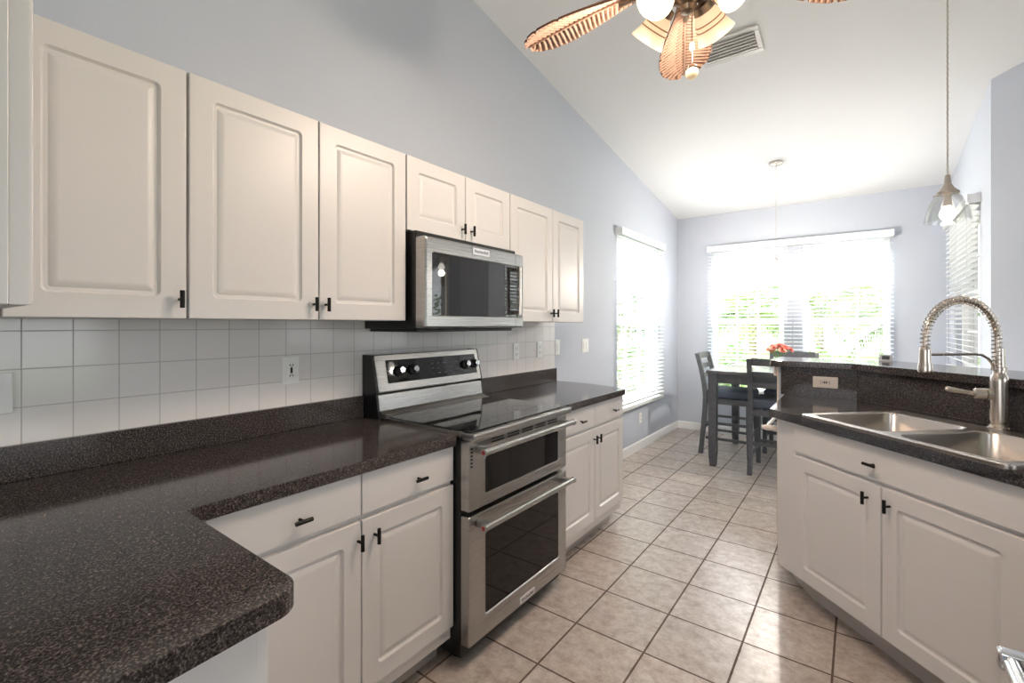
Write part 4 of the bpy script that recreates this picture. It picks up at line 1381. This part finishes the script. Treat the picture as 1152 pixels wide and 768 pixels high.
m.tube([(FC.x + 0.012, FC.y + 0.01, 2.385), (FC.x + 0.012, FC.y + 0.01, 2.205)], 0.0016, 6)
ch = m.build('pull_chain', M['fanmetal'], t)
m = MB(); m.lathe([(0.004, 2.285), (0.008, 2.28), (0.008, 2.262), (0.004, 2.255)], Matrix.Translation((FC.x + 0.012, FC.y + 0.01, 0)), 12); m.build('chain_bead', M['plate'], ch)
m = MB(); m.lathe([(0.004, 2.214), (0.012, 2.208), (0.014, 2.202)], Matrix.Translation((FC.x + 0.012, FC.y + 0.01, 0)), 14); m.build('knob_cap', M['leafdark'], ch)
m = MB(); m.ball((FC.x + 0.012, FC.y + 0.01, 2.182), 0.020); m.build('pull_knob', M['pearl'], ch, smooth=80)


# ------------------------------------------------------------------ pendants
def pendant(label, x, y, z0, z1, dia, cap_h, glassmat, power):
    """glass from z0 (mouth) to z1, cap above it, cord to the ceiling"""
    t = thing('pendant_lamp', label, 'pendant lamp', (x, y, z0), group='glass pendant lamps')
    PMx = Matrix.Translation((x, y, 0))
    zc = ceil_z(y)
    r = dia / 2
    h = z1 - z0
    m = MB(); m.lathe([(0.062, zc + 0.006), (0.062, zc - 0.010), (0.050, zc - 0.020), (0.012, zc - 0.028), (0.008, zc - 0.034)], PMx); m.build('canopy', M['nickel'], t)
    ztop = z1 + cap_h
    m = MB()
    n = 60
    m.tube([(x, y, zc - 0.03), (x, y, ztop - 0.002)], 0.0032 if r > 0.06 else 0.002, 8)
    if r > 0.06:
        m.tube([(x + 0.0035 * math.cos(k * 0.9), y + 0.0035 * math.sin(k * 0.9), zc - 0.03 + (ztop - zc + 0.03) * k / 240) for k in range(241)], 0.0016, 5)
    m.build('cord', M['cordgrey'], t)
    m = MB(); m.lathe([(0.006, ztop), (0.010, ztop - 0.002), (r * 0.16, ztop - cap_h * 0.45), (r * 0.30, ztop - cap_h * 0.68), (r * 0.50, ztop - cap_h * 0.86), (r * 0.52, ztop - cap_h * 0.98), (r * 0.46, z1 + 0.001)], PMx)
    for k in range(3):
        a = k * 2 * PI / 3 + 0.6
        m.cyl((x + r * 0.5 * math.cos(a), y + r * 0.5 * math.sin(a), z1 + 0.006), (x + (r * 0.5 + 0.012) * math.cos(a), y + (r * 0.5 + 0.012) * math.sin(a), z1 + 0.006), 0.0035, 0.0035, 8)
    m.build('cap', M['nickel'], t)
    m = MB(); prof = [(r * 0.44, z1), (r * 0.60, z1 - h * 0.08), (r * 0.80, z1 - h * 0.35), (r * 0.93, z1 - h * 0.65), (r, z0)]
    m.lathe(prof + [(a - 0.0025, z) for a, z in prof[::-1]], PMx, 36, cap=False)
    m.build('glass_shade', M[glassmat], t, smooth=60)
    m = MB(); m.lathe([(r * 0.16, z1), (r * 0.20, z1 - h * 0.42)], PMx, 16); m.build('socket', M['plate_tan'], t)
    m = MB(); zb = z1 - h * 0.42; s = r * 0.36
    m.lathe([(r * 0.15, zb), (s * 0.55, zb - s * 0.35), (s * 0.85, zb - s * 0.75), (s, zb - s * 1.2), (s * 0.92, zb - s * 1.6), (s * 0.65, zb - s * 1.95), (s * 0.3, zb - s * 2.12), (0.002, zb - s * 2.16)], PMx, 32); m.build('bulb', M['bulb_cool'], t, smooth=60)
    ld = bpy.data.lights.new('pendant_light', 'POINT'); ld.energy = power; ld.color = (1, 0.92, 0.8); ld.shadow_soft_size = 0.03
    lo_ = bpy.data.objects.new('pendant_light', ld); COL.objects.link(lo_); lo_.location = (x, y, z0 - 0.02)
    return t


pendant('clear glass pendant lamp with nickel cap hanging over the bar', 2.27, 3.27, 1.882, 2.02, 0.186, 0.105, 'shade_clear', PENDANT_W)
pendant('small glass pendant lamp hanging over the dining table', 1.271, 5.061, 1.87, 1.965, 0.085, 0.06, 'shade_clear', 42.0)

# ------------------------------------------------------------------ garden outside
m = MB(); m.box(-14, 22, 6.45, 30, -0.35, -0.15); m.box(-14, -0.35, -6, 6.45, -0.35, -0.15); m.box(7.35, 22, -6, 6.45, -0.35, -0.15); m.box(2.9, 7.35, 4.4, 6.45, -0.35, -0.15)
o = m.build('ground_garden', M['lawn'], smooth=0); tag(o, None, None, kind='structure')


def frond(m, base, ang, length, rise, droop, wl, n=22):
    ca, sa = math.cos(ang), math.sin(ang)
    pts = []
    for k in range(n + 1):
        s = k / n
        r_ = length * s * (1 - 0.15 * s)
        z = rise * s - droop * s * s
        pts.append(Vector((base[0] + r_ * ca, base[1] + r_ * sa, base[2] + z)))
    m.tube(pts[::3] + [pts[-1]], 0.010, 4)
    for k in range(3, n):
        s = k / n
        tg = (pts[k + 1] - pts[k - 1]).normalized()
        sd = tg.cross(Vector((0, 0, 1))).normalized()
        L = wl * math.sin(min(1.0, 0.15 + s) * PI * 0.86) + 0.04
        for sg in (-1, 1):
            d = (sd * sg + tg * 0.75 - Vector((0, 0, 0.45 + random.uniform(-.2, .25)))).normalized()
            w = tg * 0.016
            p = pts[k]
            m.add([p - w, p + w, p + d * L * 0.6 + w * 1.1, p + d * L, p + d * L * 0.6 - w * 1.1], [(0, 1, 2, 4), (2, 3, 4)])


def palm(label, x, y, h, nf, length):
    t = thing('palm_tree', label, 'palm', (x, y, -0.15), group='palms beyond the dining window')
    m = MB()
    m.tube([(x, y, -0.16), (x + 0.03, y, h * 0.5), (x, y, h)], [0.11, 0.08, 0.09], 12); m.build('trunk', M['bark'], t)
    m = MB()
    for k in range(nf):
        a = k * 2.399 + random.uniform(-.2, .2)
        e = random.random()
        frond(m, (x, y, h - 0.02), a, length * random.uniform(0.8, 1.1), 0.3 + 1.3 * e, 0.9 + 0.4 * random.random(), 0.34)
    o = m.build('fronds', M['leaf_a'], t, smooth=0, recalc=False); o['kind'] = 'stuff'
    return t


def shrub(label, x, y, rx, h, n=900):
    t = thing('garden_shrub', label, 'shrub', (x, y, -0.15), group='shrubs beyond the windows')
    m = MB()
    for k in range(7):
        a = k * 0.9
        m.tube([(x, y, -0.16), (x + 0.35 * rx * math.cos(a), y + 0.35 * rx * math.sin(a), h * 0.45), (x + 0.6 * rx * math.cos(a), y + 0.6 * rx * math.sin(a), h * 0.8)], [0.02, 0.014, 0.006], 6)
    m.build('stems', M['bark'], t)
    m = MB()
    for k in range(n):
        a, u, v = random.uniform(0, 2 * PI), random.uniform(-1, 1), random.random() ** 0.4
        c = Vector((x + rx * v * math.cos(a) * math.sqrt(1 - u * u * 0.8), y + rx * v * math.sin(a) * math.sqrt(1 - u * u * 0.8), -0.1 + (h + 0.1) * (0.52 + 0.48 * u * v)))
        d = Vector((random.uniform(-1, 1), random.uniform(-1, 1), random.uniform(-0.6, 1))).normalized()
        sd = d.cross(Vector((random.uniform(-1, 1), random.uniform(-1, 1), random.uniform(-1, 1)))).normalized()
        L, w = random.uniform(0.08, 0.16), random.uniform(0.018, 0.03)
        m.add([c - d * L * .5, c + sd * w, c + d * L * .5, c - sd * w], [(0, 1, 2, 3)])
    o = m.build('foliage', M['leaf_b'], t, smooth=0, recalc=False); o['kind'] = 'stuff'
    return t


palm('tall palm outside the first end window, beside the corner', 0.30, 9.7, 1.5, 20, 1.15)
palm('broad palm outside the second end window', 2.45, 9.5, 1.3, 20, 1.1)
palm('palm farther off between the two end windows', 1.20, 12.3, 1.7, 20, 1.35)
shrub('leafy shrub low outside the first end window', 0.05, 7.9, 0.58, 1.2)
shrub('leafy shrub low outside between the two end windows', 1.28, 7.9, 0.58, 1.1)
shrub('leafy shrub low outside the second end window', 2.50, 7.9, 0.50, 1.2)
shrub('leafy shrub outside the tall window of the cabinet wall', -2.1, 8.9, 0.85, 2.7, 1500)
shrub('tall shrub outside the patio door, mirrored in the microwave', 5.3, 7.2, 1.0, 2.5, 1600)
shrub('tall dark shrub close outside the side window behind the faucet', 3.55, 7.9, 0.42, 2.9, 1500)
m = MB(); m.box(2.80, 7.3, 4.36, 6.05, 2.75, 2.87)
m.box(2.80, 7.3, 5.95, 6.05, 2.55, 2.749)
for x_ in (4.9, 7.15):
    m.box(x_, x_ + 0.1, 5.95, 6.05, -0.15, 2.549)
o = struct(m.build('roof_patio', M['bark'], smooth=0)); o['label'] = 'brown patio roof outside the living room door'
